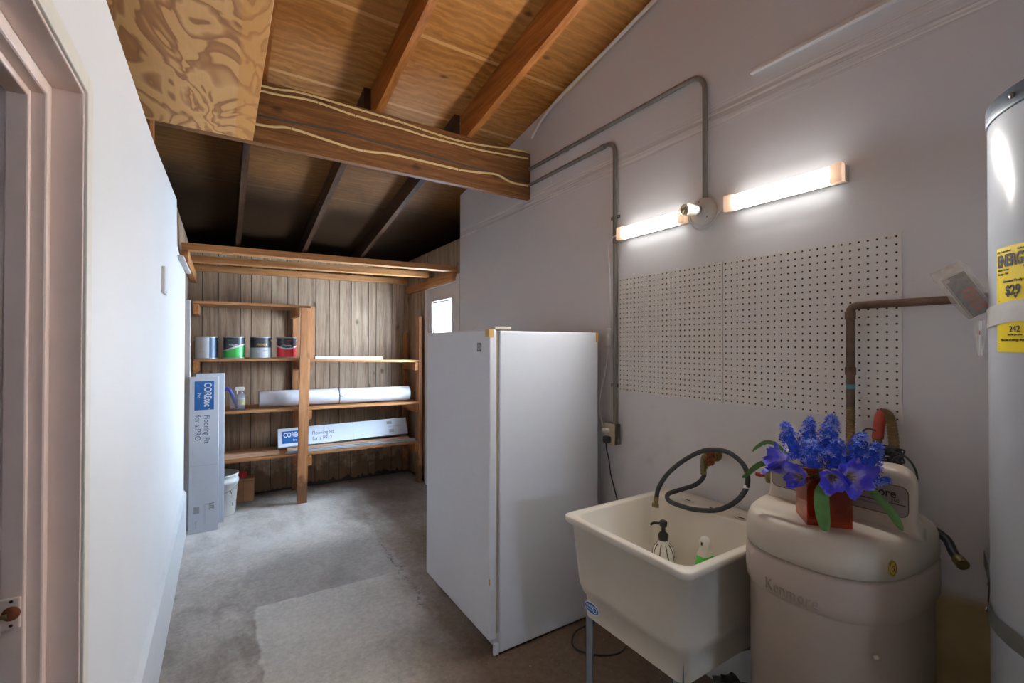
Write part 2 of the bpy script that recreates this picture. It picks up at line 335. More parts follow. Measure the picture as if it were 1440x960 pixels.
class MB:
    def __init__(s):
        s.v = []; s.f = []; s.mi = []; s.sm = []; s.mats = []; s.attr = {}
    def m(s, mat):
        if mat not in s.mats: s.mats.append(mat)
        return s.mats.index(mat)
    def add(s, verts, faces, mat, smooth=False, T=None, attr=None):
        o = len(s.v); T = T or Matrix.Identity(4)
        s.v += [T @ V(p) for p in verts]
        if attr:
            for i, a in enumerate(attr): s.attr[o + i] = a
        k = s.m(mat)
        for f in faces: s.f.append([i + o for i in f]); s.mi.append(k); s.sm.append(smooth)
        return s
    def frombm(s, bm, mat, smooth=False, T=None):
        bm.verts.index_update()
        s.add([v.co.copy() for v in bm.verts], [[v.index for v in f.verts] for f in bm.faces], mat, smooth, T); bm.free(); return s
    def box(s, a, b, mat, bev=0, seg=2, T=None, smooth=False):
        lo = [min(x, y) for x, y in zip(a, b)]; hi = [max(x, y) for x, y in zip(a, b)]
        bm = bmesh.new(); bmesh.ops.create_cube(bm, size=1)
        for v in bm.verts: v.co = V([(l + h) / 2 + c * (h - l) for l, h, c in zip(lo, hi, v.co)])
        if bev: bmesh.ops.bevel(bm, geom=bm.edges[:], offset=bev, segments=seg, affect='EDGES', profile=.5)
        return s.frombm(bm, mat, smooth, T)
    def prism(s, poly, z0, z1, mat, T=None, bev=0, seg=2, smooth=False):
        bm = bmesh.new(); vs = [bm.verts.new((x, y, z0)) for x, y in poly]; f = bm.faces.new(vs)
        r = bmesh.ops.extrude_face_region(bm, geom=[f])
        for e in r['geom']:
            if isinstance(e, bmesh.types.BMVert): e.co.z = z1
        bmesh.ops.recalc_face_normals(bm, faces=bm.faces[:])
        if bev: bmesh.ops.bevel(bm, geom=bm.edges[:], offset=bev, segments=seg, affect='EDGES', profile=.5)
        return s.frombm(bm, mat, smooth, T)
    def tube(s, pts, r, mat, n=10, caps=True, smooth=True):
        P = [V(p) for p in pts]; rr = r if isinstance(r, (list, tuple)) else [r] * len(P)
        vs, fs = [], []; up = None
        for i, p in enumerate(P):
            d = (P[min(i + 1, len(P) - 1)] - P[max(i - 1, 0)]).normalized()
            if up is None: up = d.orthogonal().normalized()
            else: up = (up - d * up.dot(d)); up = up.normalized() if up.length > 1e-6 else d.orthogonal().normalized()
            q = d.cross(up)
            for k in range(n):
                a = 2 * PI * k / n; vs.append(p + (up * math.cos(a) + q * math.sin(a)) * rr[i])
        for i in range(len(P) - 1):
            for k in range(n):
                a, b = i * n + k, i * n + (k + 1) % n; fs.append([a, b, b + n, a + n])
        s.add(vs, fs, mat, smooth)
        if caps: s.add(vs[:n], [list(range(n))[::-1]], mat); s.add(vs[-n:], [list(range(n))], mat)
        return s
    def lathe(s, prof, mat, n=28, T=None, smooth=True, a0=0, a1=2 * PI, capb=True, capt=True):
        full = abs(a1 - a0 - 2 * PI) < 1e-6; m_ = n if full else n + 1; vs, fs = [], []
        for r_, z in prof:
            for k in range(m_):
                a = a0 + (a1 - a0) * k / n; vs.append((r_ * math.cos(a), r_ * math.sin(a), z))
        for i in range(len(prof) - 1):
            for k in range(n):
                a, b = i * m_ + k, i * m_ + (k + 1) % m_; fs.append([a, b, b + m_, a + m_])
        if full and capb: fs.append(list(range(n))[::-1])
        if full and capt: fs.append([(len(prof) - 1) * n + k for k in range(n)])
        return s.add(vs, fs, mat, smooth, T)
    def cyl(s, a, b, r, mat, n=16, r2=None, smooth=True): return s.tube([a, b], [r, r2 if r2 is not None else r], mat, n, True, smooth)
    def loft(s, rings, mat, smooth=True, capb=True, capt=True, T=None):
        n = len(rings[0]); vs = [p for r_ in rings for p in r_]; fs = []
        for i in range(len(rings) - 1):
            for k in range(n):
                a, b = i * n + k, i * n + (k + 1) % n; fs.append([a, b, b + n, a + n])
        if capb: fs.append(list(range(n))[::-1])
        if capt: fs.append([(len(rings) - 1) * n + k for k in range(n)])
        return s.add(vs, fs, mat, smooth, T)
    def text(s, txt, size, mat, T=None, depth=.0006, sx=1, warp=None, spacing=1, align='LEFT', bold=0):
        cu = bpy.data.curves.new('t', 'FONT'); cu.body = txt; cu.size = size; cu.extrude = depth; cu.space_character = spacing; cu.align_x = align; cu.offset = bold
        cu.resolution_u = 3
        ob = bpy.data.objects.new('t', cu); COL.objects.link(ob)
        dg = bpy.context.evaluated_depsgraph_get(); dg.update(); me = ob.evaluated_get(dg).to_mesh()
        vs = [V((v.co.x * sx, v.co.y, v.co.z)) for v in me.vertices]; fs = [list(p.vertices) for p in me.polygons]
        ob.evaluated_get(dg).to_mesh_clear(); bpy.data.objects.remove(ob); bpy.data.curves.remove(cu)
        if warp: vs = [warp(p) for p in vs]
        return s.add(vs, fs, mat, False, T)
    def quad(s, pts, mat): return s.add(pts, [list(range(len(pts)))], mat)
    def build(s, name, parent=None, autos=True):
        root = parent
        while root is not None and root.parent is not None: root = root.parent
        off = V(root.location) if root is not None else V((0, 0, 0))
        me = bpy.data.meshes.new(name); me.from_pydata([p - off for p in s.v], [], s.f)
        for mt in s.mats: me.materials.append(M[mt])
        me.polygons.foreach_set('material_index', s.mi); me.polygons.foreach_set('use_smooth', s.sm)
        if s.attr:
            at = me.attributes.new('along', 'FLOAT', 'POINT')
            at.data.foreach_set('value', [s.attr.get(i, 0.) for i in range(len(s.v))])
        me.update()
        o = bpy.data.objects.new(name, me); COL.objects.link(o)
        if parent is not None: o.parent = parent
        return o

def tag(o, label, cat, group=None, kind=None):
    o['label'] = label; o['category'] = cat
    if group: o['group'] = group
    if kind: o['kind'] = kind
    return o
def thing(name, loc, label, cat, group=None):
    o = bpy.data.objects.new(name, None); COL.objects.link(o); o.location = loc; o.empty_display_size = .05
    return tag(o, label, cat, group)
def struct(o, label=None, cat=None):
    o['kind'] = 'structure'
    if label: o['label'] = label
    if cat: o['category'] = cat
    return o

YW = 1.82      # right wall face (x)
XL = -.239     # left wall face (x)
YB = 5.107     # paneled end wall face (y)
roofz = lambda y: 3.0 - .165 * (y - 2.63)
# frames for writing on surfaces: seen from -x, from -y
FX = lambda x, y, z: fr((x, y, z), (0, -1, 0), (0, 0, 1))     # faces -x
FY = lambda x, y, z: fr((x, y, z), (1, 0, 0), (0, 0, 1))      # faces -y
YZ = lambda x: Matrix(((0, 0, 1, x), (1, 0, 0, 0), (0, 1, 0, 0), (0, 0, 0, 1)))   # (y,z) polygon, depth along x
XZ = lambda y: Matrix(((1, 0, 0, 0), (0, 0, -1, y), (0, 1, 0, 0), (0, 0, 0, 1)))  # (x,z) polygon, depth along -y

# ---------------------------------------------------------------- setting
def setting():
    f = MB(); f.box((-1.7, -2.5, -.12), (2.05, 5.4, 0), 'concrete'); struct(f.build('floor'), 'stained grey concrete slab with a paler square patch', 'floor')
    # right wall drywall
    w = MB(); w.prism([(-2.4, 0), (3.745, 0), (3.745, roofz(3.745)), (-2.4, roofz(-2.4))], 0, .022, 'wall', YZ(YW))
    struct(w.build('wall_right'), 'white painted drywall behind the sink and lamps', 'wall')
    # far part of the right wall, boarded, with a door opening y 3.83..4.53
    w = MB(); d0, d1, dz = 3.80, 4.53, 2.05
    w.box((YW + .014, d1, 0), (YW + .03, 5.16, 2.42), 'dark_gap')
    w.box((YW + .014, 3.745, dz + .03), (YW + .03, d1, 2.42), 'dark_gap')
    y = 3.745
    while y < 5.1:
        y1 = min(y + R.choice((.09, .13, .15)), 5.107); z0 = dz + .03 if y < d1 - .02 else .02 + R.random() * .05
        if y < d1 - .02 and y1 > d1: y1 = d1
        w.prism([(y + .002, z0), (y1 - .002, z0), (y1 - .002, 2.43), (y + .002, 2.43)], .004, .014, 'paneling', YZ(YW)); y = y1
    struct(w.build('wall_right_boarded'), 'grey-brown boarding around the far exterior door', 'wall')
    # back wall: separate planks with ragged feet
    w = MB(); w.box((-.30, YB + .012, 0), (1.84, YB + .05, 2.38), 'dark_gap')
    xs = [-.30, -.156, -.031, .15, .24, .414, .557, .656, .823, .958, 1.06, 1.182, 1.367, 1.45, 1.628, 1.771, 1.83]
    for a, b in zip(xs, xs[1:]):
        a += .003; b -= .003; n = max(3, int((b - a) / .018)); pts = []
        rag = .06 if a > .6 else .018
        for k in range(n + 1):
            t = k / n; z = .012 + rag * .35 + (R.random() - .3) * rag * (1 if .1 < t < .9 else .4); pts.append((a + (b - a) * t, max(z, .006)))
        pts += [(b, 2.39), (a, 2.39)]
        w.prism(pts, -.014, 0, 'paneling', XZ(YB))
    struct(w.build('wall_back'), 'knotty vertical plank wall behind the shelves', 'wall')
    # left alcove boarding
    w = MB(); y = 3.46
    w.box((-.275, 3.46, 0), (-.262, 5.15, 2.34), 'dark_gap')
    while y < 5.1:
        y1 = min(y + R.choice((.10, .14, .17)), 5.107)
        w.prism([(y + .002, .01), (y1 - .002, .01), (y1 - .002, 2.35), (y + .002, 2.35)], -.262, -.25, 'paneling', YZ(0)); y = y1
    struct(w.build('wall_left_boarded'), 'plank boarding left of the shelves', 'wall')
    # left drywall partition with doorway
    w = MB()
    w.prism([(-2.4, 0), (.30, 0), (.30, 1.97), (1.285, 1.97), (1.285, 0), (4.25, 0), (4.27, 2.0), (3.50, 2.075), (3.47, 2.35), (2.34, 2.285), (-2.4, 2.285)], -.010, 0, 'leftwall', YZ(XL))
    w.prism([(-2.4, 0), (.30, 0), (.30, 1.97), (1.285, 1.97), (1.285, 0), (3.46, 0), (3.46, 2.34), (2.34, 2.27), (-2.4, 2.27)], -.12, -.0101, 'leftwall', YZ(XL))
    struct(w.build('wall_left'), 'bright white partition beside the doorway', 'wall')
    b = MB(); b.prism([(0, 0), (.016, 0), (.016, .318), (0, .345)], 0, 3.02, 'gloss_white', Matrix(((1, 0, 0, XL), (0, 0, 1, 1.29), (0, 1, 0, 0), (0, 0, 0, 1))))
    struct(b.build('baseboard_left'), 'tall white base board along the white partition', 'baseboard')
    # rear wall, roof, unseen sides
    w = MB(); ox0, ox1, oz0, oz1 = REAR_FILL
    for a, bb in (((-1.7, -2.5, 0), (ox0, -2.4, 4.0)), ((ox1, -2.5, 0), (2.65, -2.4, 4.0)), ((ox0, -2.5, oz1), (ox1, -2.4, 4.0)), ((ox0, -2.5, 0), (ox1, -2.4, oz0))): w.box(a, bb, 'wall')
    struct(w.build('wall_rear'))
    w = MB(); w.box((-1.7, -2.4, 0), (-1.6, 6.3, 3.9), 'hall'); w.box((-1.6, -2.4, 2.2), (-.37, 3.4, 2.24), 'hall'); w.box((-1.6, 3.40, 0), (-.36, 3.46, 2.24), 'hall')
    w.box((-1.6, 3.46, 2.2), (-.28, 6.2, 2.24), 'dark_gap'); struct(w.build('wall_hall'))
    w = MB(); w.box((-1.7, 6.2, 2.2), (2.7, 6.3, 3.2), 'dark_gap'); w.box((-1.7, 5.2, 0), (1.85, 5.24, 2.2), 'dark_gap'); w.box((-1.6, 5.16, 2.20), (2.6, 6.2, 2.24), 'dark_gap'); struct(w.build('wall_outer_back'))
    c = MB(); q = [(-2.55, roofz(-2.55)), (6.35, roofz(6.35)), (6.35, roofz(6.35) + .03), (-2.55, roofz(-2.55) + .03)]
    c.prism(q, -1.75, 2.7, 'sheathing', YZ(0)); struct(c.build('ceiling'), 'sloping plywood roof underside, darkened by soot and painted shade beyond the beam', 'ceiling')
    # outer skin of the right wall so only the door pane lets daylight in
    w = MB()
    for a, bb in (((YW + .04, -2.5, 0), (YW + .046, d0, 2.41)), ((YW + .04, d1, 0), (YW + .046, 5.3, 2.41)), ((YW + .04, d0, dz), (YW + .046, d1, 2.41)), ((YW + .046, -2.5, 2.37), (2.6, 6.2, 2.41)), ((2.55, -2.5, 2.37), (2.65, 6.3, 3.95)), ((YW + .04, 3.2, 2.41), (YW + .07, 3.6, 3.95))): w.box(a, bb, 'dark_gap')
    struct(w.build('wall_outer_right'))
    # far exterior door
    t = thing('door_1', (YW, 4.165, 0), 'white half-glazed exterior door behind the chest-high freezer', 'door'); t['kind'] = 'structure'
    s = MB(); g0, g1, gz0, gz1 = 3.93, 4.40, .95, 1.90; X0, X1 = YW + .012, YW + .05
    e0, e1 = 3.80, 4.52
    for a, bb in (((X0, e0, 0.01), (X1, g0, 2.04)), ((X0, g1, .01), (X1, e1, 2.04)), ((X0, g0, .01), (X1, g1, gz0)), ((X0, g0, gz1), (X1, g1, 2.04))): s.box(a, bb, 'gloss_white')
    s.build('door_slab', t)
    s = MB()
    for a, bb in (((X0 - .012, g0 - .03, gz0 - .03), (X0 + .004, g0, gz1 + .03)), ((X0 - .012, g1, gz0 - .03), (X0 + .004, g1 + .03, gz1 + .03)), ((X0 - .012, g0, gz1), (X0 + .004, g1, gz1 + .03)), ((X0 - .012, g0, gz0 - .03), (X0 + .004, g1, gz0))): s.box(a, bb, 'gloss_white', .004)
    for a, bb in (((X0 + .01, g0, gz0), (X1 - .004, g0 + .018, gz1)), ((X0 + .01, g1 - .018, gz0), (X1 - .004, g1, gz1)), ((X0 + .01, g0, gz1 - .018), (X1 - .004, g1, gz1))): s.box(a, bb, 'gloss_white')
    s.build('glazing_bead', t)
    s = MB(); s.box((YW + .034, g0, gz0), (YW + .038, g1, gz1), 'pane'); s.build('pane', t)
    s = MB()
    for a, bb in (((YW - .008, 4.52, 0), (YW + .03, 4.575, 2.09)), ((YW - .008, 3.75, 0), (YW + .03, 3.80, 2.11)), ((YW - .008, 3.80, 2.04), (YW + .03, 4.52, 2.09))): s.box(a, bb, 'gloss_white', .003)
    s.build('door_frame', t)
    s = MB(); s.cyl((X0, 3.84, .98), (X0 - .05, 3.84, .98), .012, 'steel'); s.lathe([(.001, 0), (.02, .004), (.026, .018), (.02, .034), (.001, .04)], 'steel', 16, fr((X0 - .045, 3.84, .98), (0, 1, 0), (0, 0, 1)) @ Matrix.Rotation(PI, 4, 'X')); s.build('door_handle', t)
    # doorway casing on the left
    t = thing('door_2', (-.3, .8, 0), 'pinkish-brown painted doorway frame at the left edge', 'door frame'); t['kind'] = 'structure'
    s = MB()
    s.box((XL - .002, 1.245, 0), (XL + .007, 1.287, 2.01), 'casing_light', .002); s.box((XL - .002, .25, 1.97), (XL + .007, 1.245, 2.012), 'casing_light', .002); s.box((XL - .002, .25, 0), (XL + .007, .29, 1.97), 'casing_light', .002)
    s.build('casing', t)
    s = MB()
    s.box((-.288, 1.243, 0), (XL + .001, 1.285, 1.97), 'casing', .002); s.box((-.288, .27, 1.966), (XL + .001, 1.243, 2.0), 'casing', .002)
    s.build('reveal', t)
    s = MB()
    s.box((-.372, 1.222, 0), (-.286, 1.285, 1.97), 'casing', .004); s.box((-.372, .29, 1.940), (-.286, 1.222, 1.99), 'casing', .004)
    s.box((-.372, .25, 0), (-.286, .30, 1.97), 'casing', .004)
    s.build('jamb', t)
    s = MB(); s.box((-.342, 1.212, 0), (-.309, 1.24, 1.95), 'casing', .003); s.box((-.342, .29, 1.928), (-.309, 1.212, 1.96), 'casing', .003); s.build('door_stop', t)
    s = MB(); s.box((-.362, 1.207, .934), (-.3126, 1.2125, .992), 'casing', .003)
    s.lathe([(.001, 0), (.013, 0), (.013, .0012), (.001, .0012)], 'rust', 16, fr((-.325, 1.2068, .964), (1, 0, 0), (0, 0, 1)) )
    s.tube([(-.375, 1.202, .960), (-.330, 1.204, .962)], .004, 'brass')
    for dz in (-.022, .022): s.lathe([(.001, 0), (.003, .0004), (.001, .001)], 'hole', 8, fr((-.325, 1.2067, .964 + dz), (1, 0, 0), (0, 0, 1)))
    s.build('strike_plate', t)
setting()

# ---------------------------------------------------------------- roof timbers
def timbers():
    b = MB(); b.box((-.9, 2.62, 2.50), (YW - .004, 2.725, 2.80), 'beam', .006)
    b.box((-.9, 2.621, 2.478), (YW - .004, 2.66, 2.5), 'beam', .003)
    tag(b.build('ceiling_beam'), 'heavy brown timber beam across the room under the roof', 'beam')
    g = 'rafters under the sloping roof'
    def raf(x0, x1, ya, yb, lab, depth=.188):
        yb = min(yb, 5.95)
        r = MB(); r.prism([(ya, roofz(ya) - depth), (yb, roofz(yb) - depth), (yb, roofz(yb) - .001), (ya, roofz(ya) - .001)], x0, x1, 'rafter' if ya < 2 else 'shaded_rafter', YZ(0))
        tag(r.build('rafter'), lab, 'rafter', g)
    raf(1.33, 1.37, -2.3, 2.735, 'orange rafter in front of the beam, nearest the right wall')
    raf(.742, .782, -2.3, 2.735, 'orange rafter in front of the beam, middle one of three')
    raf(.148, .188, -2.3, 2.735, 'orange rafter half hidden by the figured plywood panel')
    raf(1.285, 1.325, 2.735, 6.1, 'dark rafter beyond the beam, nearest the white right wall', .15)
    raf(.70, .741, 2.735, 6.1, 'dark rafter beyond the beam, middle one of three', .15)
    raf(.108, .148, 2.735, 6.1, 'dark rafter beyond the beam, nearest the left wall', .15)
    p = MB(); p.box((-1.0, -1.2, 2.452), (.122, 2.55, 2.470), 'plywood', .001); p.box((-1.0, 2.50, 2.4715), (.122, 2.55, 2.50), 'rafter'); 
    tag(p.build('plywood_panel'), 'pale plywood sheet with dark flame grain fixed below the roof', 'plywood')
    s = MB(); s.box((-.275, 2.56, 2.30), (-.262, 2.60, 2.50), 'lumber_z'); tag(s.build('wood_stick'), 'short thin wood stick between left wall top and beam', 'stick')
timbers()

# cables on the beam
def cables():
    def cable(pts, r, mat, lab, st, yy):
        t = thing('cable', (pts[0][0], yy, pts[0][1]), lab, 'cable', 'cables stapled to the beam')
        m = MB(); P = smoothpath([(x, yy, z) for x, z in pts], 6); m.tube(P, r, mat, 8); m.build('sheath', t)
        for sx in st:
            q = min(P, key=lambda p: abs(p.x - sx)); k = MB()
            k.tube([(q.x, 2.6195, q.z + r + .003), (q.x, yy - r - .001, q.z + r + .002), (q.x, yy - r - .001, q.z - r - .002), (q.x, 2.6195, q.z - r - .003)], .0012, 'dark_cable', 6); k.build('staple', t)
    yy = 2.612
    cable([(-.5, 2.765), (.161, 2.765), (.331, 2.783), (.62, 2.779), (.862, 2.772), (1.038, 2.760), (1.252, 2.752), (1.45, 2.766), (1.6, 2.785), (1.79, 2.802)], .0058, 'cream_cable', 'topmost cream cable stapled along the beam face', (.9, 1.0), yy)
    cable([(-.5, 2.735), (.155, 2.738), (.389, 2.757), (.62, 2.739), (.905, 2.734), (1.038, 2.726), (1.25, 2.728), (1.431, 2.73), (1.79, 2.757)], .0058, 'cream_cable', 'second cream cable from the top of the beam face', (.42, .62, .75, 1.3), yy)
    cable([(-.5, 2.62), (.2, 2.614), (.508, 2.63), (.739, 2.617), (.949, 2.62), (1.179, 2.611), (1.41, 2.601), (1.6, 2.594), (1.79, 2.60)], .0045, 'dark_cable', 'slate grey cable along the middle of the beam face', (.52, .76, 1.0), yy)
    cable([(-.5, 2.56), (.141, 2.565), (.298, 2.583), (.621, 2.552), (.863, 2.571), (1.252, 2.569), (1.42, 2.583), (1.538, 2.594), (1.65, 2.565), (1.79, 2.566)], .007, 'cream_cable', 'lowest and thickest cream cable on the beam face', (.3, .68, 1.25), yy)
    # bundle along the top of the right wall
    for k, (lab, mat) in enumerate((('cream cable along the top edge of the right wall, upper of two', 'cream_cable'), ('grey-white cable sagging along the top edge of the right wall', 'white_cord'))):
        pts = [(1.795 - .012 * k, y, roofz(y) - .012 - .010 * k - d) for y, d in ((.9, 0), (1.53, .01), (1.86, .02), (2.1, .03 - .01 * k), (2.31, .03), (2.45, .035 + .02 * k), (2.56, .09 + .02 * k))]
        m = MB(); m.tube(smoothpath(pts, 6), .0095, mat, 8); tag(m.build('wall_cable'), lab, 'cable', 'cables along the wall top')
cables()

# ---------------------------------------------------------------- storage loft and shelves
def loft():
    t = thing('storage_loft', (.8, 3.85, 2.08), 'open wooden loft frame of flat boards above the shelves', 'loft')
    def flat(y0, y1, zl, zr, x0, x1, th, name):
        m = MB(); n = 4
        m.add([(x0, y0, zl), (x1, y0, zr), (x1, y1, zr), (x0, y1, zl), (x0, y0, zl + th), (x1, y0, zr + th), (x1, y1, zr + th), (x0, y1, zl + th)],
              [[0, 3, 2, 1], [4, 5, 6, 7], [0, 1, 5, 4], [1, 2, 6, 5], [2, 3, 7, 6], [3, 0, 4, 7]], 'lumber_x')
        m.build(name, t)
    flat(3.79, 3.88, 2.105, 2.135, -.234, 1.815, .045, 'front_joist')
    flat(4.36, 4.45, 2.112, 2.150, -.205, 1.78, .052, 'joist')
    flat(5.06, 5.104, 2.135, 2.155, -.246, 1.80, .06, 'back_ledger')
    m = MB(); m.box((-.236, 3.80, 2.02), (-.197, 5.06, 2.104), 'lumber_y', .002); m.build('side_ledger', t)
    m = MB(); m.add([(1.782, 3.82, 2.05), (1.816, 3.82, 2.05), (1.816, 5.06, 2.04), (1.782, 5.06, 2.04), (1.782, 3.82, 2.134), (1.816, 3.82, 2.134), (1.816, 5.06, 2.13), (1.782, 5.06, 2.13)], [[0, 3, 2, 1], [4, 5, 6, 7], [0, 1, 5, 4], [1, 2, 6, 5], [2, 3, 7, 6], [3, 0, 4, 7]], 'lumber_y'); m.build('side_ledger', t)
    m = MB(); m.box((-.2355, 3.52, 2.005), (-.205, 4.30, 2.019), 'gloss_white', .002); o = m.build('support_strip', t); o['label'] = 'white painted strip'
loft()

def shelves():
    t = thing('storage_shelf', (.75, 4.85, 0), 'rough built-in wooden shelving of lumber posts and boards along the plank wall', 'shelf')
    Yf, Yk = 4.63, 5.085
    def board(x0, x1, zl, zr, th=.022):
        m = MB(); m.add([(x0, Yf, zl - th), (x1, Yf, zr - th), (x1, Yk, zr - th), (x0, Yk, zl - th), (x0, Yf, zl), (x1, Yf, zr), (x1, Yk, zr), (x0, Yk, zl)],
              [[0, 3, 2, 1], [4, 5, 6, 7], [0, 1, 5, 4], [1, 2, 6, 5], [2, 3, 7, 6], [3, 0, 4, 7]], 'shelf_wood'); m.build('shelf_board', t)
    board(-.20, .70, 1.828, 1.828)
    board(-.20, .66, 1.338, 1.336); board(.662, 1.77, 1.326, 1.300)
    board(-.20, 1.77, .888, .858)
    board(-.20, 1.77, .463, .440)
    def post(x0, x1, y0, y1, z0, z1, lean=0, mat='lumber_z', name='post'):
        m = MB(); m.add([(x0, y0, z0), (x1, y0, z0), (x1, y1, z0), (x0, y1, z0), (x0 + lean, y0, z1), (x1 + lean, y0, z1), (x1 + lean, y1, z1), (x0 + lean, y1, z1)],
              [[0, 3, 2, 1], [4, 5, 6, 7], [0, 1, 5, 4], [1, 2, 6, 5], [2, 3, 7, 6], [3, 0, 4, 7]], mat); return m.build(name, t)
    post(.588, .672, 4.588, 4.626, 0, 1.80, .028)
    post(.690, .728, 4.592, 4.628, 1.335, 1.815, .004)
    post(.60, .66, 5.05, 5.088, 0, 1.80, .0)
    post(1.765, 1.803, 4.615, 4.70, 0, 1.76, .0); post(1.745, 1.80, 5.05, 5.088, 0.04, 1.60)
    o = post(-.245, -.212, 4.38, 4.46, 0, 1.812, 0, 'gloss_white'); o['label'] = 'white painted upright'
    def cleat(x0, x1, y0, y1, z0, z1):
        m = MB(); m.box((x0, y0, z0), (x1, y1, z1), 'lumber_y', .002); m.build('cleat', t)
    for z in (1.804, 1.314, .864, .439):
        cleat(-.205, -.167, 4.66, 5.05, z - .085, z - .001)
        if z > 1.5: cleat(.575, .613, 4.66, 5.05, z - .085, z - .001)
        elif z < 1: cleat(.675, .713, 4.60, 5.05, z - .10, z - .016)
    for z in (1.277, .835, .417): cleat(1.727, 1.764, 4.632, 5.05, z - .085, z - .001)
    cleat(.675, .713, 4.66, 5.05, 1.21, 1.302)
shelves()

# ---------------------------------------------------------------- things on the shelves
def shelf_things():
    g = 'paint cans in a row on the upper left shelf'
    def can(x, y, lab, top, low, curve, band=None, textm=None, txt=None, sidem=None):
        z0 = 1.3395; r = .082; h = .19
        t = thing('paint_can', (x, y, z0), lab, 'paint can', g)
        T = Matrix.Translation((x, y, z0)); n = 48; rings = 44
        b = MB(); prof = [(r - .003, 0), (r, .004)]
        vs, fs, mi = [], [], []
        zs = [.006 + (h - .014) * i / rings for i in range(rings + 1)]
        for z in zs:
            for k in range(n): a = 2 * PI * k / n; vs.append((r * math.cos(a), r * math.sin(a), z))
        for i in range(rings):
            for k in range(n):
                a = 2 * PI * (k + .5) / n; zc = (zs[i] + zs[i + 1]) / 2 / h
                xx = math.cos(a); yy = math.sin(a)
                mat = top if zc > curve(xx) else low
                if band and band(xx, zc): mat = band(xx, zc)
                if sidem and xx > .28: mat = sidem
                p, q = i * n + k, i * n + (k + 1) % n
                b.add([vs[p], vs[q], vs[q + n], vs[p + n]], [[0, 1, 2, 3]], mat, True, T)
        if txt:
            for s_, sz, zt, mt, aoff in txt:
                def warp(p, zt=zt, aoff=aoff): 
                    a = -PI / 2 + aoff + p.x / r; rr = r + .0008 + p.z; return V((rr * math.cos(a), rr * math.sin(a), zt + p.y))
                b.text(s_, sz, mt, T, .0004, .8, warp, align='CENTER')
        b.build('can_body', t)
        l = MB(); l.lathe([(r - .002, 0), (r + .002, .0), (r + .002, .006), (r, .008)], 'tin', n, T); l.build('base_rim', t); l = MB()
        l.lathe([(r, h - .009), (r + .002, h - .007), (r + .002, h), (r - .006, h), (r - .009, h - .006), (r - .02, h - .006), (r - .022, h - .002), (.001, h - .002)], 'tin', n, T); l.build('lid', t)
        w = MB(); pts = [(x + (r + .003) * math.cos(a), y + (r + .004) * math.sin(a), z0 + h - .03 - .075 * math.sin(PI * i / 14)) for i, a in enumerate([PI + PI * .0 + PI * j / 14 * -1 for j in range(15)])]
        w.tube(pts, .0016, 'steel', 6); w.build('bail_handle', t)
        for sx in (-1, 1):
            e = MB(); e.cyl((x + sx * (r - .001), y, z0 + h - .03), (x + sx * (r + .005), y, z0 + h - .03), .007, 'tin', 10); e.build('ear', t)
    can(-.112, 4.73, 'pale grey paint can with navy side label, leftmost on the shelf', 'pale_paint', 'pale_paint', lambda x: .5, sidem='navy_paint', txt=[('eco', .028, .055, 'grey_paint', -.45)])
    can(.092, 4.73, 'green and black paint can second from the left', 'black_paint', 'green_paint', lambda x: .50 + .16 * x, lambda x, z: 'white_print' if abs(z - (.50 + .16 * x)) < .04 else None, txt=[('Prestige', .026, .112, 'white_print', -.1), ('INTERIOR', .012, .155, 'green_paint', -.4)])
    can(.297, 4.73, 'black and grey paint can with gold lettering, third from the left', 'black_paint', 'grey_paint', lambda x: .5, lambda x, z: ('black_print' if False else None), txt=[('PRIMER', .034, .108, 'gold_print', .1), ('SEALER', .016, .062, 'soap_deco', .45), ('2', .03, .05, 'white_print', -.3)])
    can(.510, 4.735, 'black and red paint can beside the shelf post', 'black_paint', 'red_paint', lambda x: .44 + .14 * abs(x) ** 2, lambda x, z: 'white_print' if abs(z - (.44 + .14 * x * x)) < .035 else None, txt=[('Dynasty', .026, .105, 'white_print', 0), ('INTERIOR', .011, .155, 'red_paint', .25)])
    # rolled sheet
    t = thing('paper_roll', (1.0, 4.76, .875), 'long white rolled sheet tied with a dark cord on the middle shelf', 'roll')
    m = MB(); a, b, r = V((.29, 4.76, .963)), V((1.70, 4.76, .943)), .073
    T = fr(a, (0, 0, 1), (0, 1, 0)); d = (b - a).normalized()
    m.tube([a, b], r, 'paper_roll', 32, False)
    for e, s_ in ((a, -1), (b, 1)):      # spiral end
        P = []
        for i in range(70):
            ang = i * .35; rr = r - .001 - .0009 * i * .9; P.append(e + V((s_ * .002, rr * math.cos(ang), rr * math.sin(ang))))
        m.tube(P, .0012, 'grey_paint', 4); 
        vs = [e + V((0, r * math.cos(2 * PI * k / 32), r * math.sin(2 * PI * k / 32))) for k in range(32)]; m.add(vs, [list(range(32))], 'paper_roll')
    m.build('roll', t)
    m = MB(); c = a + d * .69
    m.tube([c + V((.004 * math.sin(3 * k), (r + .002) * math.cos(2 * PI * k / 30), (r + .002) * math.sin(2 * PI * k / 30))) for k in range(31)], .0025, 'rubber', 6)
    m.tube(smoothpath([c + V((0, -r - .003, .02)), c + V((.025, -r - .006, .0)), c + V((.03, -r - .01, .03))], 5), .002, 'rubber', 6); m.build('tie_cord', t)
    # white moulding strip on the upper right shelf
    m = MB(); m.add([(.745, 4.64, 1.3255), (1.38, 4.64, 1.311), (1.38, 4.69, 1.311), (.745, 4.69, 1.3255), (.745, 4.64, 1.352), (1.38, 4.64, 1.338), (1.38, 4.69, 1.338), (.745, 4.69, 1.352)], [[0, 3, 2, 1], [4, 5, 6, 7], [0, 1, 5, 4], [1, 2, 6, 5], [2, 3, 7, 6], [3, 0, 4, 7]], 'white_print')
    m.tube([(.75, 4.637, 1.346), (1.375, 4.637, 1.332)], .003, 'white_print', 6)
    tag(m.build('moulding_strip'), 'white plastic moulding strip lying on the upper right shelf', 'strip')
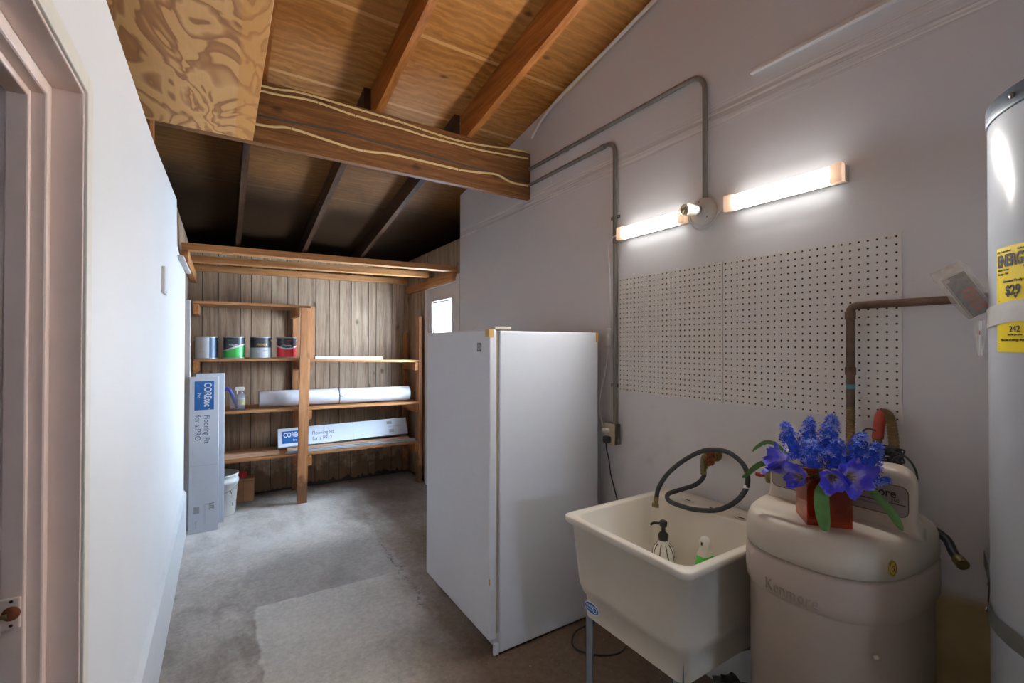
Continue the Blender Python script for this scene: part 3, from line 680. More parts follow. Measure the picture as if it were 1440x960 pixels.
    # cleaning caddy
    t = thing('cleaning_bin', (.115, 4.74, .886), 'cloudy plastic bin of cleaning supplies on the middle shelf', 'bin')
    z0 = .8865; rings = []
    def rr(x, y, w, d, z, r=.015):
        P = []
        for cx, cy, a0 in ((w / 2 - r, d / 2 - r, 0), (-w / 2 + r, d / 2 - r, PI / 2), (-w / 2 + r, -d / 2 + r, PI), (w / 2 - r, -d / 2 + r, 1.5 * PI)):
            for k in range(5): a = a0 + PI / 2 * k / 4; P.append((x + cx + r * math.cos(a), y + cy + r * math.sin(a), z))
        return P
    m = MB(); m.loft([rr(.115, 4.74, .105, .13, z0), rr(.115, 4.74, .115, .14, z0 + .06), rr(.115, 4.74, .13, .155, z0 + .135), rr(.115, 4.74, .138, .163, z0 + .137), rr(.115, 4.74, .138, .163, z0 + .131)], 'clear_plastic', True, True, False); m.build('bin_wall', t)
    t2 = thing('scrub_brush', (.085, 4.73, z0), 'blue plastic brush leaning inside the cloudy bin', 'brush')
    m = MB(); m.tube(smoothpath([(.118, 4.74, z0 + .012), (.10, 4.725, z0 + .07), (.072, 4.705, z0 + .15), (.056, 4.69, z0 + .185)], 5), [.012] * 5 + [.016] * 5 + [.013] * 6, 'blue_plastic', 10); m.build('handle', t2)
    m = MB(); m.box((-.02, -.012, 0), (.02, .012, .03), 'blue_plastic', .006, 2, rot((.045, 4.685, z0 + .178), .2, -.6, 0)); m.build('brush_head', t2)
    t2 = thing('spray_bottle', (.15, 4.71, z0), 'clear spray bottle with yellow label inside the cloudy bin', 'bottle')
    T = Matrix.Translation((.15, 4.715, z0 + .006)); m = MB(); m.lathe([(.024, 0), (.027, .01), (.027, .105), (.02, .13), (.011, .145), (.011, .16)], 'clear_plastic', 18, T); m.build('bottle_body', t2)
    m = MB(); m.lathe([(.0275, .035), (.0275, .09)], 'yellow_lab', 18, T, capb=False, capt=False); m.lathe([(.0278, .085), (.0278, .095)], 'white_print', 18, T, capb=False, capt=False); m.build('bottle_label', t2)
    m = MB(); m.box((-.05, -.012, .16), (.022, .012, .192), 'bottle_white', .008, 2, T); m.box((-.038, -.005, .13), (-.03, .005, .165), 'bottle_white', .002, 1, T); m.build('spray_head', t2)
    # flooring cartons
    def carton(T, L, W, D, label, grp, name='flooring_carton', plainside=False, marks=True):
        # local: x length, y width (up), face at z=0 toward viewer (+z out)
        m = MB(); m.box((0, 0, -D), (L, W, 0), 'carton', .0015, 1, T)
        m.box((-.0006, W * .2, -D * .7), (0, W * .8, -D * .3), 'carton_grey', 0, 1, T)
        if marks:
            def q(x0, y0, x1, y1, mat, h=.0006): m.box((x0, y0, 0), (x1, y1, h), mat, 0, 1, T)
            def tx(s_, x, y, sz, mat, sx=1, bold=0): m.text(s_, sz, mat, T @ Matrix.Translation((x, y, .0011)), .0003, sx, bold=bold)
            b0 = .035
            q(b0, W * .17, b0 + .225, W * .83, 'blue'); 
            for u0, v0, u1, v1 in ((.008, .42, .222, .425), (.008, .22, .222, .225), (.008, .22, .0095, .42), (.2205, .22, .222, .42)): q(b0 + u0, W * v0 + (0), b0 + u1, W * v1 + .001, 'navy', .0009)
            tx('COREtec', b0 + .012, W * .50, W * .36, 'white_print', .70, .0016); tx('®', b0 + .212, W * .64, W * .09, 'white_print')
            tx('Pro', b0 + .092, W * .27, W * .17, 'white_print', .85)
            tx('Flooring Fit', b0 + .265, W * .50, W * .27, 'navy', .92); tx('for a PRO', b0 + .265, W * .20, W * .27, 'navy', .92)
            q(.69, .002, .6915, W - .002, 'grey_paint', .0003)
            # small printed panels at the far end
            for k in range(9): q(L - .20 + .006 * k, W * .17, L - .197 + .006 * k, W * .36, 'grey_print')
            for k in range(3): q(L - .21 + .085 * 0, W * (.50 + .03 * k), L - .06, W * (.50 + .03 * k) + .0012, 'grey_paint')
            for k in range(6): q(L - .215 + .009 * k, W * .68, L - .210 + .009 * k, W * .86, 'grey_print', .0007)
            tx('Recycle', L - .09, W * .22, W * .09, 'grey_paint')
        return tag(m.build(name), label, 'carton', grp)
    g = 'flooring cartons'
    # front standing carton: length runs downward, its text reads down
    def stand(x0, x1, y0, z0, L, lean):
        ex = V((0, -lean, -1)).normalized(); ey = V((1, .0, 0)); o = V((x0, y0 + lean * L, z0 + L * .9985))
        return fr(o, ex, ey), x1 - x0
    T, W = stand(-.211, -.018, 4.292, 0.004, 1.205, .035); carton(T, 1.205, W, .045, 'pale flooring carton with blue logo standing upright on the floor', g)
    T, W = stand(-.175, .022, 4.452, 0.004, 1.222, .02); carton(T, 1.222, W, .045, 'plain grey carton edge standing behind the logo carton', g, marks=False)
    ex = V((1, 0, .006)).normalized(); ey = V((0, .45, 1)).normalized()
    carton(fr((.452, 4.80, .494), ex, ey), 1.26, .178, .05, 'pale flooring carton with blue logo lying on the lowest shelf', g)
    # strips in front of it
    g = 'flooring strips on the lowest shelf'
    def strip(x0, x1, y0, y1, z0, zr, th, mat, lab):
        m = MB(); m.add([(x0, y0, z0), (x1, y0, zr), (x1, y1, zr), (x0, y1, z0), (x0, y0, z0 + th), (x1, y0, zr + th), (x1, y1, zr + th), (x0, y1, z0 + th)], [[0, 3, 2, 1], [4, 5, 6, 7], [0, 1, 5, 4], [1, 2, 6, 5], [2, 3, 7, 6], [3, 0, 4, 7]], mat)
        if mat == 'grey_paint':
            m.tube([(x0, y0, z0 + th), (x1, y0, zr + th)], .004, mat, 6)
        tag(m.build('flooring_strip'), lab, 'strip', g)
    strip(.50, 1.74, 4.65, 4.69, .457, .442, .012, 'grey_paint', 'grey vinyl strip at the front edge of the lowest shelf')
    strip(.53, 1.755, 4.695, 4.73, .457, .442, .018, 'grey_paint', 'second grey vinyl strip from the front edge of the lowest shelf')
    strip(.52, 1.70, 4.735, 4.775, .457, .443, .034, 'pale_strip', 'pale wood strip between the lying carton and the grey strips')
    strip(-.02, .45, 4.68, 4.74, .4625, .457, .036, 'pale_strip', 'pale wood offcut on the left of the lowest shelf')
    strip(-.02, .40, 4.75, 4.86, .4625, .457, .02, 'shelf_wood', 'orange board offcut behind the pale offcut on the lowest shelf')
    # bucket
    t = thing('bucket', (-.015, 4.67, 0), 'white plastic bucket with scuffs under the lowest shelf', 'bucket'); T = Matrix.Translation((-.015, 4.67, .003))
    m = MB(); m.lathe([(.115, 0), (.122, .01), (.14, .27), (.146, .272), (.146, .30), (.141, .30), (.141, .335), (.148, .337), (.148, .35), (.139, .35), (.136, .30), (.118, .02), (.001, .015)], 'bucket', 36, T, capt=False)
    for k in range(7):
        a = -1.0 + k * .12 + R.random() * .1; z = .10 + R.random() * .12; r_ = .117 + z * .085
        m.tube([(-.015 + r_ * math.cos(a + .03 * j), 4.67 + r_ * math.sin(a + .03 * j), z + (.014 * j if k % 2 else -.01 * j)) for j in range(4)], .003, 'grey_print', 5)
    m.build('pail', t)
    m = MB(); m.tube([(-.015 + .15 * math.cos(a), 4.67 + .15 * math.sin(a), .30 - .09 * math.sin((a - PI) / PI * PI) ** 1) for a in [PI + PI * k / 20 for k in range(21)]], .002, 'steel', 6); m.build('bail_handle', t)
    m = MB(); T = rot((.11, 4.975, .0), 0, 0, -.08)
    m.box((.0, -.05, 0.002), (.155, .05, .215), 'cardboard', .002, 1, T)
    m.box((.0, -.052, .19), (.155, -.05, .193), 'soap_deco', 0, 1, T); m.box((.07, -.051, .002), (.0715, -.05, .215), 'soap_deco', 0, 1, T)
    tag(m.build('cardboard_box'), 'small brown cardboard box against the plank wall beside the bucket', 'box')
    m = MB(); T = Matrix.Translation((.165, 4.98, .2155)); m.lathe([(.035, 0), (.045, .012), (.036, .03), (.046, .04), (.03, .052), (.001, .055)], 'red_plastic', 16, T); m.box((-.06, -.012, .02), (-.03, .012, .04), 'red_plastic', .005, 2, T)
    tag(m.build('red_cap'), 'red plastic cap resting on the cardboard box', 'cap')
shelf_things()

# ---------------------------------------------------------------- freezer
def freezer():
    t = thing('freezer', (1.4, 2.2, 0), 'tall white upright freezer standing on the concrete floor', 'freezer')
    m = MB(); m.box((1.108, 1.850, .012), (1.732, 2.615, 1.528), 'appliance', .006, 2); m.build('cabinet', t)
    m = MB(); m.box((1.090, 1.862, .10), (1.1075, 2.603, 1.522), 'gasket', .003); m.build('gasket', t)
    m = MB(); m.box((1.050, 1.848, .088), (1.0895, 2.617, 1.533), 'appliance', .007, 3, smooth=False); d = m.build('freezer_door', t)
    b = MB(); b.box((1.0485, 1.925, 1.428), (1.0498, 1.966, 1.470), 'badge', .0004, 1)
    for k in range(2): b.tube([(1.0478, 1.9455 + .013 * math.cos(2 * PI * j / 20), 1.449 + (.010 + .004 * k) * math.sin(2 * PI * j / 20)) for j in range(21)], .0009, 'silver_mark', 5)
    b.text('GE', .015, 'silver_mark', FX(1.0482, 1.9455, 1.4435), .0003, .8, align='CENTER'); b.build('badge', d)
    m = MB(); m.box((1.085, 1.855, 1.5335), (1.175, 1.925, 1.548), 'hinge', .004); m.build('hinge_cover', t)
    m = MB(); m.box((1.112, 1.875, .012), (1.12, 2.60, .086), 'gasket')
    m.prism([(1.107, 1.851), (1.107, 1.885), (1.098, 1.885), (1.086, 1.876), (1.080, 1.862), (1.082, 1.852)], .006, .060, 'appliance', bev=.003); m.build('kick_plate', t)
    for y in (1.90, 2.56):
        for x in (1.15, 1.69):
            m = MB(); m.cyl((x, y, 0), (x, y, .013), .018, 'rubber', 12); m.build('foot', t)
    m = MB(); m.box((1.0478, 1.8475, 1.500), (1.0502, 1.885, 1.5345), 'tape', .0004, 1); m.box((1.0478, 1.8462, 1.495), (1.072, 1.8482, 1.5345), 'tape', .0004, 1); m.build('tape_patch', d)
    m = MB(); m.box((1.716, 1.8486, 1.478), (1.7335, 1.8502, 1.529), 'tape', .0004, 1); m.build('tape_patch', t)
    m = MB(); m.box((1.0492, 1.8470, .345), (1.056, 1.8490, .375), 'tape', .0004, 1); m.build('tape_patch', d)
freezer()

# ---------------------------------------------------------------- utility sink
def rrect(x0, x1, y0, y1, z, r, n=6):
    P = []
    for cx, cy, a0 in ((x1 - r, y1 - r, 0), (x0 + r, y1 - r, PI / 2), (x0 + r, y0 + r, PI), (x1 - r, y0 + r, 1.5 * PI)):
        for k in range(n + 1): a = a0 + PI / 2 * k / n; P.append((cx + r * math.cos(a), cy + r * math.sin(a), z))
    return P
def sink():
    t = thing('utility_sink', (1.46, 1.14, 0), 'cream plastic laundry sink on grey-blue legs against the right wall', 'sink')
    x0, x1, y0, y1 = 1.147, 1.80, .852, 1.430
    m = MB()
    rings = [rrect(x0 + .045, x1 - .02, y0 + .045, y1 - .07, .42, .04),
             rrect(x0 + .043, x1 - .02, y0 + .043, y1 - .068, .508, .04), rrect(x0 + .028, x1 - .02, y0 + .030, y1 - .062, .514, .05),
             rrect(x0 + .018, x1 - .015, y0 + .022, y1 - .045, .548, .06), rrect(x0 + .012, x1 - .012, y0 + .014, y1 - .022, .758, .045),
             rrect(x0 + .004, x1, y0 + .003, y1 - .002, .764, .03), rrect(x0, x1, y0, y1, .772, .03), rrect(x0, x1, y0, y1, .786, .03), rrect(x0 + .004, x1 - .004, y0 + .004, y1 - .004, .790, .028),
             rrect(x0 + .030, x1 - .135, y0 + .028, y1 - .030, .790, .05), rrect(x0 + .036, x1 - .142, y0 + .034, y1 - .036, .784, .05),
             rrect(x0 + .055, x1 - .155, y0 + .055, y1 - .07, .52, .06), rrect(x0 + .09, x1 - .19, y0 + .09, y1 - .105, .50, .06)]
    m.loft(rings, 'tub', True, False, True); b = m.build('basin', t)
    for y in (1.02, 1.14, 1.26): d = MB(); d.prism([(1.70 + .016 * math.cos(a), y + .03 * math.sin(a)) for a in [2 * PI * k / 18 for k in range(18)]], .790, .793, 'tub', bev=.001, seg=1); d.box((1.695, y - .014, .7925), (1.704, y + .014, .7935), 'hole'); d.build('faucet_hole_cover', b)
    d = MB(); d.lathe([(.036, 0), (.036, .003), (.028, .003), (.024, -.001)], 'steel', 24, Matrix.Translation((1.40, 1.13, .5005))); d.build('drain', b)
    s = MB()
    el = lambda a, b_, n=28: [(a * math.cos(2 * PI * k / n), b_ * math.sin(2 * PI * k / n)) for k in range(n)]
    T = FX(x0 + .0435, y1 - .125, .462)
    s.prism(el(.040, .021), 0, .0012, 'white_print', T); s.prism(el(.037, .0185), .0012, .0016, 'blue', T)
    s.text('MUSTEE', .013, 'white_print', T @ Matrix.Translation((-.030, .001, .0018)), .0003, .8); s.text('UTILATUB', .007, 'white_print', T @ Matrix.Translation((-.028, -.009, .0018)), .0003)
    s.tube([T @ V((.017 + .010 * math.cos(2 * PI * k / 20), .011 * math.sin(2 * PI * k / 20), .0016)) for k in range(21)], .0012, 'white_print', 5); s.build('sticker', b)
    # angle-iron legs
    for x, y, sx, sy in ((x0 + .052, y1 - .080, 1, -1), (x0 + .055, y0 + .055, 1, 1), (x1 - .03, y1 - .08, -1, -1), (x1 - .03, y0 + .055, -1, 1)):
        l = MB(); l.box((x, y, .0), (x + sx * .0035, y + sy * .038, .50), 'tubleg'); l.box((x, y, .0), (x + sx * .038, y + sy * .0035, .50), 'tubleg'); l.box((x - .004 * sx, y - .004 * sy, 0), (x + sx * .042, y + sy * .042, .004), 'rubber'); l.build('leg', t)
    p = MB(); p.tube(fillet([(1.40, 1.13, .499), (1.40, 1.13, .26), (1.47, 1.10, .22), (1.54, 1.07, .30), (1.78, 1.0, .30)], .035), .02, 'steel', 14); p.build('drain_pipe', t)
    # soap pump
    T = Matrix.Translation((1.475, 1.205, .507)) @ Matrix.Scale(1.16, 4) ; tt = thing('soap_bottle', (1.475, 1.205, .507), 'patterned pump soap bottle with black pump inside the sink', 'bottle')
    m = MB(); m.lathe([(.030, 0), (.034, .004), (.035, .05), (.035, .12), (.030, .135), (.018, .15), (.013, .158), (.013, .165)], 'bottle_white', 24, T)
    for k in range(9):
        a = k * 2 * PI / 9; P = [(.0355 * math.cos(a + .12 * math.sin(j)), .0355 * math.sin(a + .12 * math.sin(j)), .10 + .006 * j) for j in range(4)]; P.append((.028 * math.cos(a), .028 * math.sin(a), .138)); P.append((.020 * math.cos(a), .020 * math.sin(a), .149))
        m.tube([T @ V(p) for p in P], .0022, 'soap_deco', 5)
    for k, (a, z, mt) in enumerate(((-2.0, .075, 'rose'), (-1.7, .065, 'rose'), (-1.2, .07, 'leaf'), (-2.4, .06, 'rose'), (-1.45, .085, 'rose'))):
        m.lathe([(.001, 0), (.011, .0005), (.008, .003), (.001, .004)], mt, 10, T @ fr((.0345 * math.cos(a), .0345 * math.sin(a), z), (-math.sin(a), math.cos(a), 0), (0, 0, 1)))
    m.build('bottle_body', tt)
    m = MB(); m.lathe([(.016, .16), (.017, .178), (.012, .185), (.007, .188), (.007, .205), (.012, .206), (.013, .222), (.008, .226)], 'soap_black', 18, T); m.tube([T @ V((0, 0, .215)), T @ V((-.02, .025, .214)), T @ V((-.026, .032, .206))], .005, 'soap_black', 8); m.build('pump', tt)
    # green spray
    T = Matrix.Translation((1.525, 1.055, .507)) @ Matrix.Scale(1.14, 4); tt = thing('dish_soap_bottle', (1.525, 1.055, .507), 'white-capped bottle of bright green liquid inside the sink', 'bottle')
    m = MB(); m.loft([[(x, y, z) for x, y, _ in rrect(-w, w, -d, d, 0, .012, 4)] for w, d, z in ((.024, .018, 0), (.028, .021, .01), (.03, .022, .12), (.026, .019, .152))], 'green_liquid', T=T); m.build('bottle_body', tt)
    m = MB(); m.loft([[(x, y, z) for x, y, _ in rrect(-w, w, -d, d, 0, .010, 4)] for w, d, z in ((.0262, .0192, .152), (.018, .015, .168), (.013, .013, .18))], 'bottle_white', T=T)
    m.lathe([(.013, .172), (.017, .178), (.018, .195), (.012, .207), (.003, .210)], 'bottle_white', 16, T); m.box((-.0182, -.003, .186), (-.0176, .003, .196), 'black_print', 0, 1, T); m.build('cap', tt)
sink()
def rubbish():
    rg = random.Random(11); bm = bmesh.new(); bmesh.ops.create_icosphere(bm, subdivisions=3, radius=1)
    for v in bm.verts:
        k = .78 + .34 * rg.random(); v.co = V((1.665 + .085 * v.co.x * k, 1.03 + .10 * v.co.y * k, max(.002, .085 + .095 * v.co.z * k)))
    m = MB(); m.frombm(bm, 'dark_plastic'); tag(m.build('plastic_bag'), 'crumpled dark plastic bag on the floor under the sink', 'bag')
rubbish()

# ---------------------------------------------------------------- hose bibb and hose
def hose():
    t = thing('hose_valve', (1.80, 1.20, 1.0), 'rusty wheel-handled hose valve on the wall above the sink', 'valve')
    m = MB(); m.lathe([(.03, 0), (.03, .004), (.015, .008), (.013, .05)], 'brass', 16, fr((YW - .001, 1.205, .985), (0, 1, 0), (0, 0, 1)) @ Matrix.Rotation(PI, 4, 'X'))
    m.tube(fillet([(1.775, 1.205, .985), (1.735, 1.205, .985), (1.735, 1.205, .940)], .015), [.014] * 11, 'brass', 12); m.lathe([(.016, 0), (.016, .012), (.014, .013)], 'brass', 8, Matrix.Translation((1.735, 1.205, .938)), smooth=False); m.lathe([(.017, 0), (.017, .02)], 'brass', 6, Matrix.Translation((1.752, 1.205, .998)), smooth=False); m.build('valve_body', t)
    m = MB(); c = V((1.735, 1.178, .985)); m.cyl((1.735, 1.205, .985), (1.735, 1.172, .985), .006, 'rust', 10)
    P = [c + V(((.026 + .003 * math.cos(6 * a)) * math.cos(a), -.004, (.026 + .003 * math.cos(6 * a)) * math.sin(a))) for a in [2 * PI * k / 48 for k in range(49)]]; m.tube(P, .006, 'rust', 8)
    for k in range(3):
        a = k * PI / 3; m.cyl(c + V((.025 * math.cos(a), -.004, .025 * math.sin(a))), c - V((.025 * math.cos(a), .004, .025 * math.sin(a))), .0045, 'rust', 8)
    m.build('wheel_handle', t)
    t = thing('water_hose', (1.64, 1.18, .80), 'black rubber hose looping from the wall valve into the sink', 'hose')
    m = MB(); pts = [(1.735, 1.205, .928), (1.733, 1.206, .90), (1.715, 1.23, .865), (1.68, 1.275, .838), (1.63, 1.305, .818), (1.595, 1.275, .8055), (1.585, 1.21, .8045), (1.60, 1.14, .806), (1.63, 1.07, .822), (1.66, 1.015, .865), (1.68, .985, .925), (1.70, 1.0, .985), (1.71, 1.05, 1.022), (1.71, 1.11, 1.035), (1.69, 1.18, 1.02), (1.66, 1.25, .97), (1.625, 1.305, .905), (1.592, 1.325, .845), (1.578, 1.325, .805)]
    m.tube(smoothpath(pts, 7), .0095, 'rubber', 12); m.build('hose_tube', t)
    m = MB(); m.cyl((1.579, 1.326, .81), (1.573, 1.325, .782), .0105, 'brass', 12); m.cyl((1.573, 1.325, .782), (1.57, 1.325, .768), .0145, 'brass', 8, smooth=False); m.build('hose_end', t)
    m = MB(); m.cyl((1.733, 1.206, .937), (1.733, 1.206, .912), .0125, 'brass', 12); m.build('ferrule', t)
    m = MB(); m.cyl((1.678, .986, .918), (1.682, .987, .93), .0104, 'white_print', 12); m.build('tape_band', t)
hose()

# ---------------------------------------------------------------- water softener
SX, SY, SB = 1.545, .633, .206
def spt(a, fa, z, cx=SX, cy=SY):
    """softener outline: bowed front towards -x, squarer back"""
    c, s = math.cos(a), math.sin(a); n = 2.5 if c < 0 else 5
    A = .262 if c < 0 else .20
    r = (abs(c) ** n + abs(s) ** n) ** (-1 / n)
    return (cx + A * fa * r * c, cy + SB * fa * r * s, z)
def ring(fa, z, n=72, off=0): return [spt(2 * PI * k / n, fa, z) for k in range(n)]
def softener():
    t = thing('water_softener', (SX, SY, 0), 'beige oval water softener cabinet between sink and heater', 'water softener')
    m = MB(); m.loft([ring(.955, .0), ring(.955, .764), ring(.965, .770), ring(1.0, .776), ring(1.006, .80), ring(1.004, .868), ring(.985, .876)], 'softener_body'); 
    # raised maker's name on the band, coloured darker to stand for relief shading
    P = [V(spt(a, 1.005, 0)) for a in [PI * .5 + PI * k / 200 for k in range(201)]]   # from +y side over the front to -y side
    L = [0]
    for a, b in zip(P, P[1:]): L.append(L[-1] + (b - a).length)
    def warp(p, s0, z0):
        s_ = s0 + p.x
        for i in range(len(L) - 1):
            if L[i + 1] >= s_: break
        f_ = (s_ - L[i]) / (L[i + 1] - L[i]); q = P[i].lerp(P[i + 1], f_); d = (P[i + 1] - P[i]).normalized(); nrm = V((d.y, -d.x, 0))
        if nrm.dot(q - V((SX, SY, 0))) < 0: nrm = -nrm
        return q + nrm * (p.z + .0004) + V((0, 0, z0 + p.y))
    m.text('Kenmore', .042, 'softener_mark', None, .0022, .82, lambda p: warp(p, .315, .785), spacing=1.06); m.build('cabinet', t)
    b = MB(); b.lathe([(.001, .003), (.005, .003), (.007, 0)], 'softener', 12, fr((1.352, .468, .70), (.55, -.83, 0), (0, 0, 1))); b.build('screw_cap', t)
    m = MB(); m.loft([ring(.975, .878), ring(1.0, .882), ring(1.0, .915), ring(.988, .940), ring(.955, .960), ring(.90, .972), ring(.82, .976), ring(.4, .978), ring(.05, .978)], 'softener'); l = m.build('lid', t)
    s = MB(); a = -2.14; q = V(spt(a, 1.002, .912)); q2 = V(spt(a + .05, 1.002, .912)); ex = (q2 - q).normalized()
    T = fr(q, ex, (0, 0, 1)); 
    s.prism([(.0125 * math.cos(2 * PI * k / 28), .020 * math.sin(2 * PI * k / 28)) for k in range(28)], -.001, .0012, 'gold', T)
    s.tube([T @ V((.010 * math.cos(2 * PI * k / 28), .017 * math.sin(2 * PI * k / 28), .0012)) for k in range(29)], .0007, 'soap_deco', 5)
    s.text('G', .02, 'soap_deco', T @ Matrix.Translation((0, -.007, .0014)), .0003, .7, align='CENTER'); s.build('seal_sticker', l)
    # control head housing
    def prof(y0, y1, z0, z1, r, flare):
        P = [(y0 - flare, z0), (y0 - flare * .4, z0 + .012), (y0, z0 + .035)]
        for k in range(7): a_ = PI - PI / 2 * k / 6; P.append((y0 + r + r * math.cos(a_), z1 - r + r * math.sin(a_)))
        for k in range(7): a_ = PI / 2 - PI / 2 * k / 6; P.append((y1 - r + r * math.cos(a_), z1 - r + r * math.sin(a_)))
        P += [(y1, z0 + .035), (y1 + flare * .4, z0 + .012), (y1 + flare, z0)]; return P
    m = MB(); zb = .965
    rings = []
    for x, dy, dz in ((1.500, .012, .014), (1.503, .004, .005), (1.512, .001, 0), (1.60, .025, .004), (1.66, .05, .016), (1.69, .07, .05)):
        rings.append([(x, y, z) for y, z in prof(.432 + dy, .806 - dy, zb, 1.132 - dz, .044, .016)])
    m.loft(rings, 'softener', True, True, True); h = m.build('control_head', t)
    m = MB(); T = FX(1.4995, .794, 1.012); Wp, Hp = .346, .080
    m.prism([(x, y) for x, y, _ in rrect(0, Wp, 0, Hp, 0, .018, 5)], 0, .0015, 'panel_grey', T)
    m.tube([T @ V(p) for p in rrect(0, Wp, 0, Hp, .0015, .018, 5)] + [T @ V((Wp, Hp - .018, .0015))], .0012, 'soap_deco', 5)
    m.text('Kenmore', .030, 'black_print', T @ Matrix.Translation((.215, .047, .0018)), .0003, .92, bold=.0006); m.text('350', .013, 'black_print', T @ Matrix.Translation((.308, .036, .0018)), .0003)
    for x0, y0, w_, hh in ((.19, .030, .15, .0022), (.02, .052, .15, .002), (.215, .018, .10, .005), (.05, .040, .10, .0025), (.04, .022, .07, .002)): m.box((x0, y0, .0015), (x0 + w_, y0 + hh, .0022), 'black_print' if hh < .005 else 'grey_print', 0, 1, T)
    m.build('control_panel', h)
    m = MB(); m.tube(smoothpath([(1.715, .455, .935), (1.70, .425, .922), (1.67, .405, .903), (1.645, .388, .894)], 6), .011, 'rubber', 10); m.tube([(1.648, .390, .895), (1.63, .376, .889)], .0145, 'brass', 10); m.build('overflow_hose', t)
    m = MB(); m.tube(smoothpath([(1.705, .545, 1.12), (1.70, .52, 1.135), (1.69, .495, 1.115), (1.685, .484, 1.08), (1.70, .50, 1.03), (1.72, .53, .99)], 6), .0028, 'rubber', 6); m.build('power_cord', t)
    # plumbing behind the head
    t = thing('copper_pipe', (1.77, .665, 1.2), 'weathered copper water pipe rising past the pegboard and turning to the heater', 'pipe')
    m = MB(); m.tube(fillet([(1.77, .680, 1.255), (1.77, .680, 1.592), (1.77, .36, 1.592), (1.66, .27, 1.592)], .026), .0125, 'oldpipe', 14); m.build('pipe', t)
    for z in (1.375, 1.56): m = MB(); m.lathe([(.0125, 0), (.0155, .002), (.0155, .026), (.0125, .028)], 'oldpipe', 16, Matrix.Translation((1.77, .680, z - .014))); m.build('coupling', t)
    m = MB(); m.lathe([(.0135, 0), (.0135, .016)], 'teal', 16, Matrix.Translation((1.77, .680, 1.315))); m.build('tape_band', t)
    def flex(P, name, par, r=.0125):
        Q = smoothpath(P, 14); L = 0; rr = []; W = []
        for i, p in enumerate(Q): rr.append(r + .0018 * (i % 2)); 
        m = MB(); m.tube(Q, rr, 'flex', 12, True, False); return m.build(name, par)
    flex([(1.77, .680, 1.256), (1.768, .680, 1.19), (1.755, .675, 1.12), (1.742, .67, 1.05), (1.735, .67, .99)], 'flexible_connector', t)
    t = thing('flex_connector', (1.765, .59, 1.1), 'corrugated copper connector looping over with a faded red sleeve', 'pipe')
    flex([(1.735, .60, .99), (1.75, .602, 1.08), (1.765, .605, 1.17), (1.768, .60, 1.225), (1.768, .588, 1.247), (1.768, .574, 1.235), (1.766, .566, 1.19), (1.752, .556, 1.10), (1.735, .552, .99)], 'corrugated_tube', t)
    m = MB(); m.tube(smoothpath([(1.764, .604, 1.165), (1.768, .602, 1.20), (1.768, .597, 1.235), (1.768, .586, 1.2505)], 5), .0158, 'redgrip', 14); m.build('red_sleeve', t)
    t = thing('wire_tangle', (1.735, .56, 1.12), 'tangle of thin black wires behind the softener head', 'wire')
    m = MB(); rr_ = random.Random(3)
    for k in range(6):
        P = [(1.722 + rr_.uniform(-.008, .008), .560 + rr_.uniform(-.040, .035), 1.122 + rr_.uniform(-.022, .03)) for _ in range(8)]; m.tube(smoothpath([(1.71, .54 + .02 * k, 1.10)] + P, 6), .0026, 'rubber', 6)
    m.tube(smoothpath([(1.735, .632, 1.135), (1.74, .635, 1.18), (1.74, .622, 1.195), (1.74, .60, 1.192)], 6), .0028, 'rubber', 6); m.build('wires', t)
    # second small shut-off at the left of the head
    t = thing('gate_valve', (1.75, .93, .96), 'small red-handled rusty valve on the wall left of the softener head', 'valve')
    m = MB(); m.cyl((YW - .001, .93, .965), (1.735, .93, .965), .011, 'rust', 10); m.lathe([(.016, -.02), (.02, 0), (.016, .02)], 'brass', 12, Matrix.Translation((1.745, .93, .965))); m.build('valve_body', t)
    m = MB(); m.cyl((1.745, .93, .965), (1.745, .965, .965), .006, 'rust', 8); m.box((1.735, .96, .958), (1.755, .985, .972), 'redgrip', .003); m.cyl((1.745, .93, .985), (1.745, .93, 1.0), .018, 'rust', 8); m.build('valve_handle', t)
softener()

# ---------------------------------------------------------------- vase of flowers
def leafmesh(m, pts, w, mat='leaf', side=None, fold=.25):
    P = smoothpath(pts, 4); vs, fs = [], []; n = len(P)
    for i, p in enumerate(P):
        d = (P[min(i + 1, n - 1)] - P[max(i - 1, 0)]).normalized(); sd = d.cross(V((.95, .3, 0))) + V((d.y, -d.x, 0)) * .35
        sd = (sd - d * sd.dot(d)).normalized(); up = d.cross(sd); t = i / (n - 1); ww = w * 1.9 * (t + .02) ** .6 * max(0, 1 - t) ** .9 * .5 + .0005
        vs += [p - sd * ww + up * ww * fold, p - up * .0005, p + sd * ww + up * ww * fold]
    for i in range(n - 1):
        a = i * 3; fs += [[a, a + 1, a + 4, a + 3], [a + 1, a + 2, a + 5, a + 4]]
    k = len(vs); vs2 = [v + V((0, 0, -.0009)) for v in vs]
    m.add(vs + vs2, fs + [[i + k for i in f][::-1] for f in fs], mat, True)
VZ = .9785
VC = V((1.402, .606, VZ))
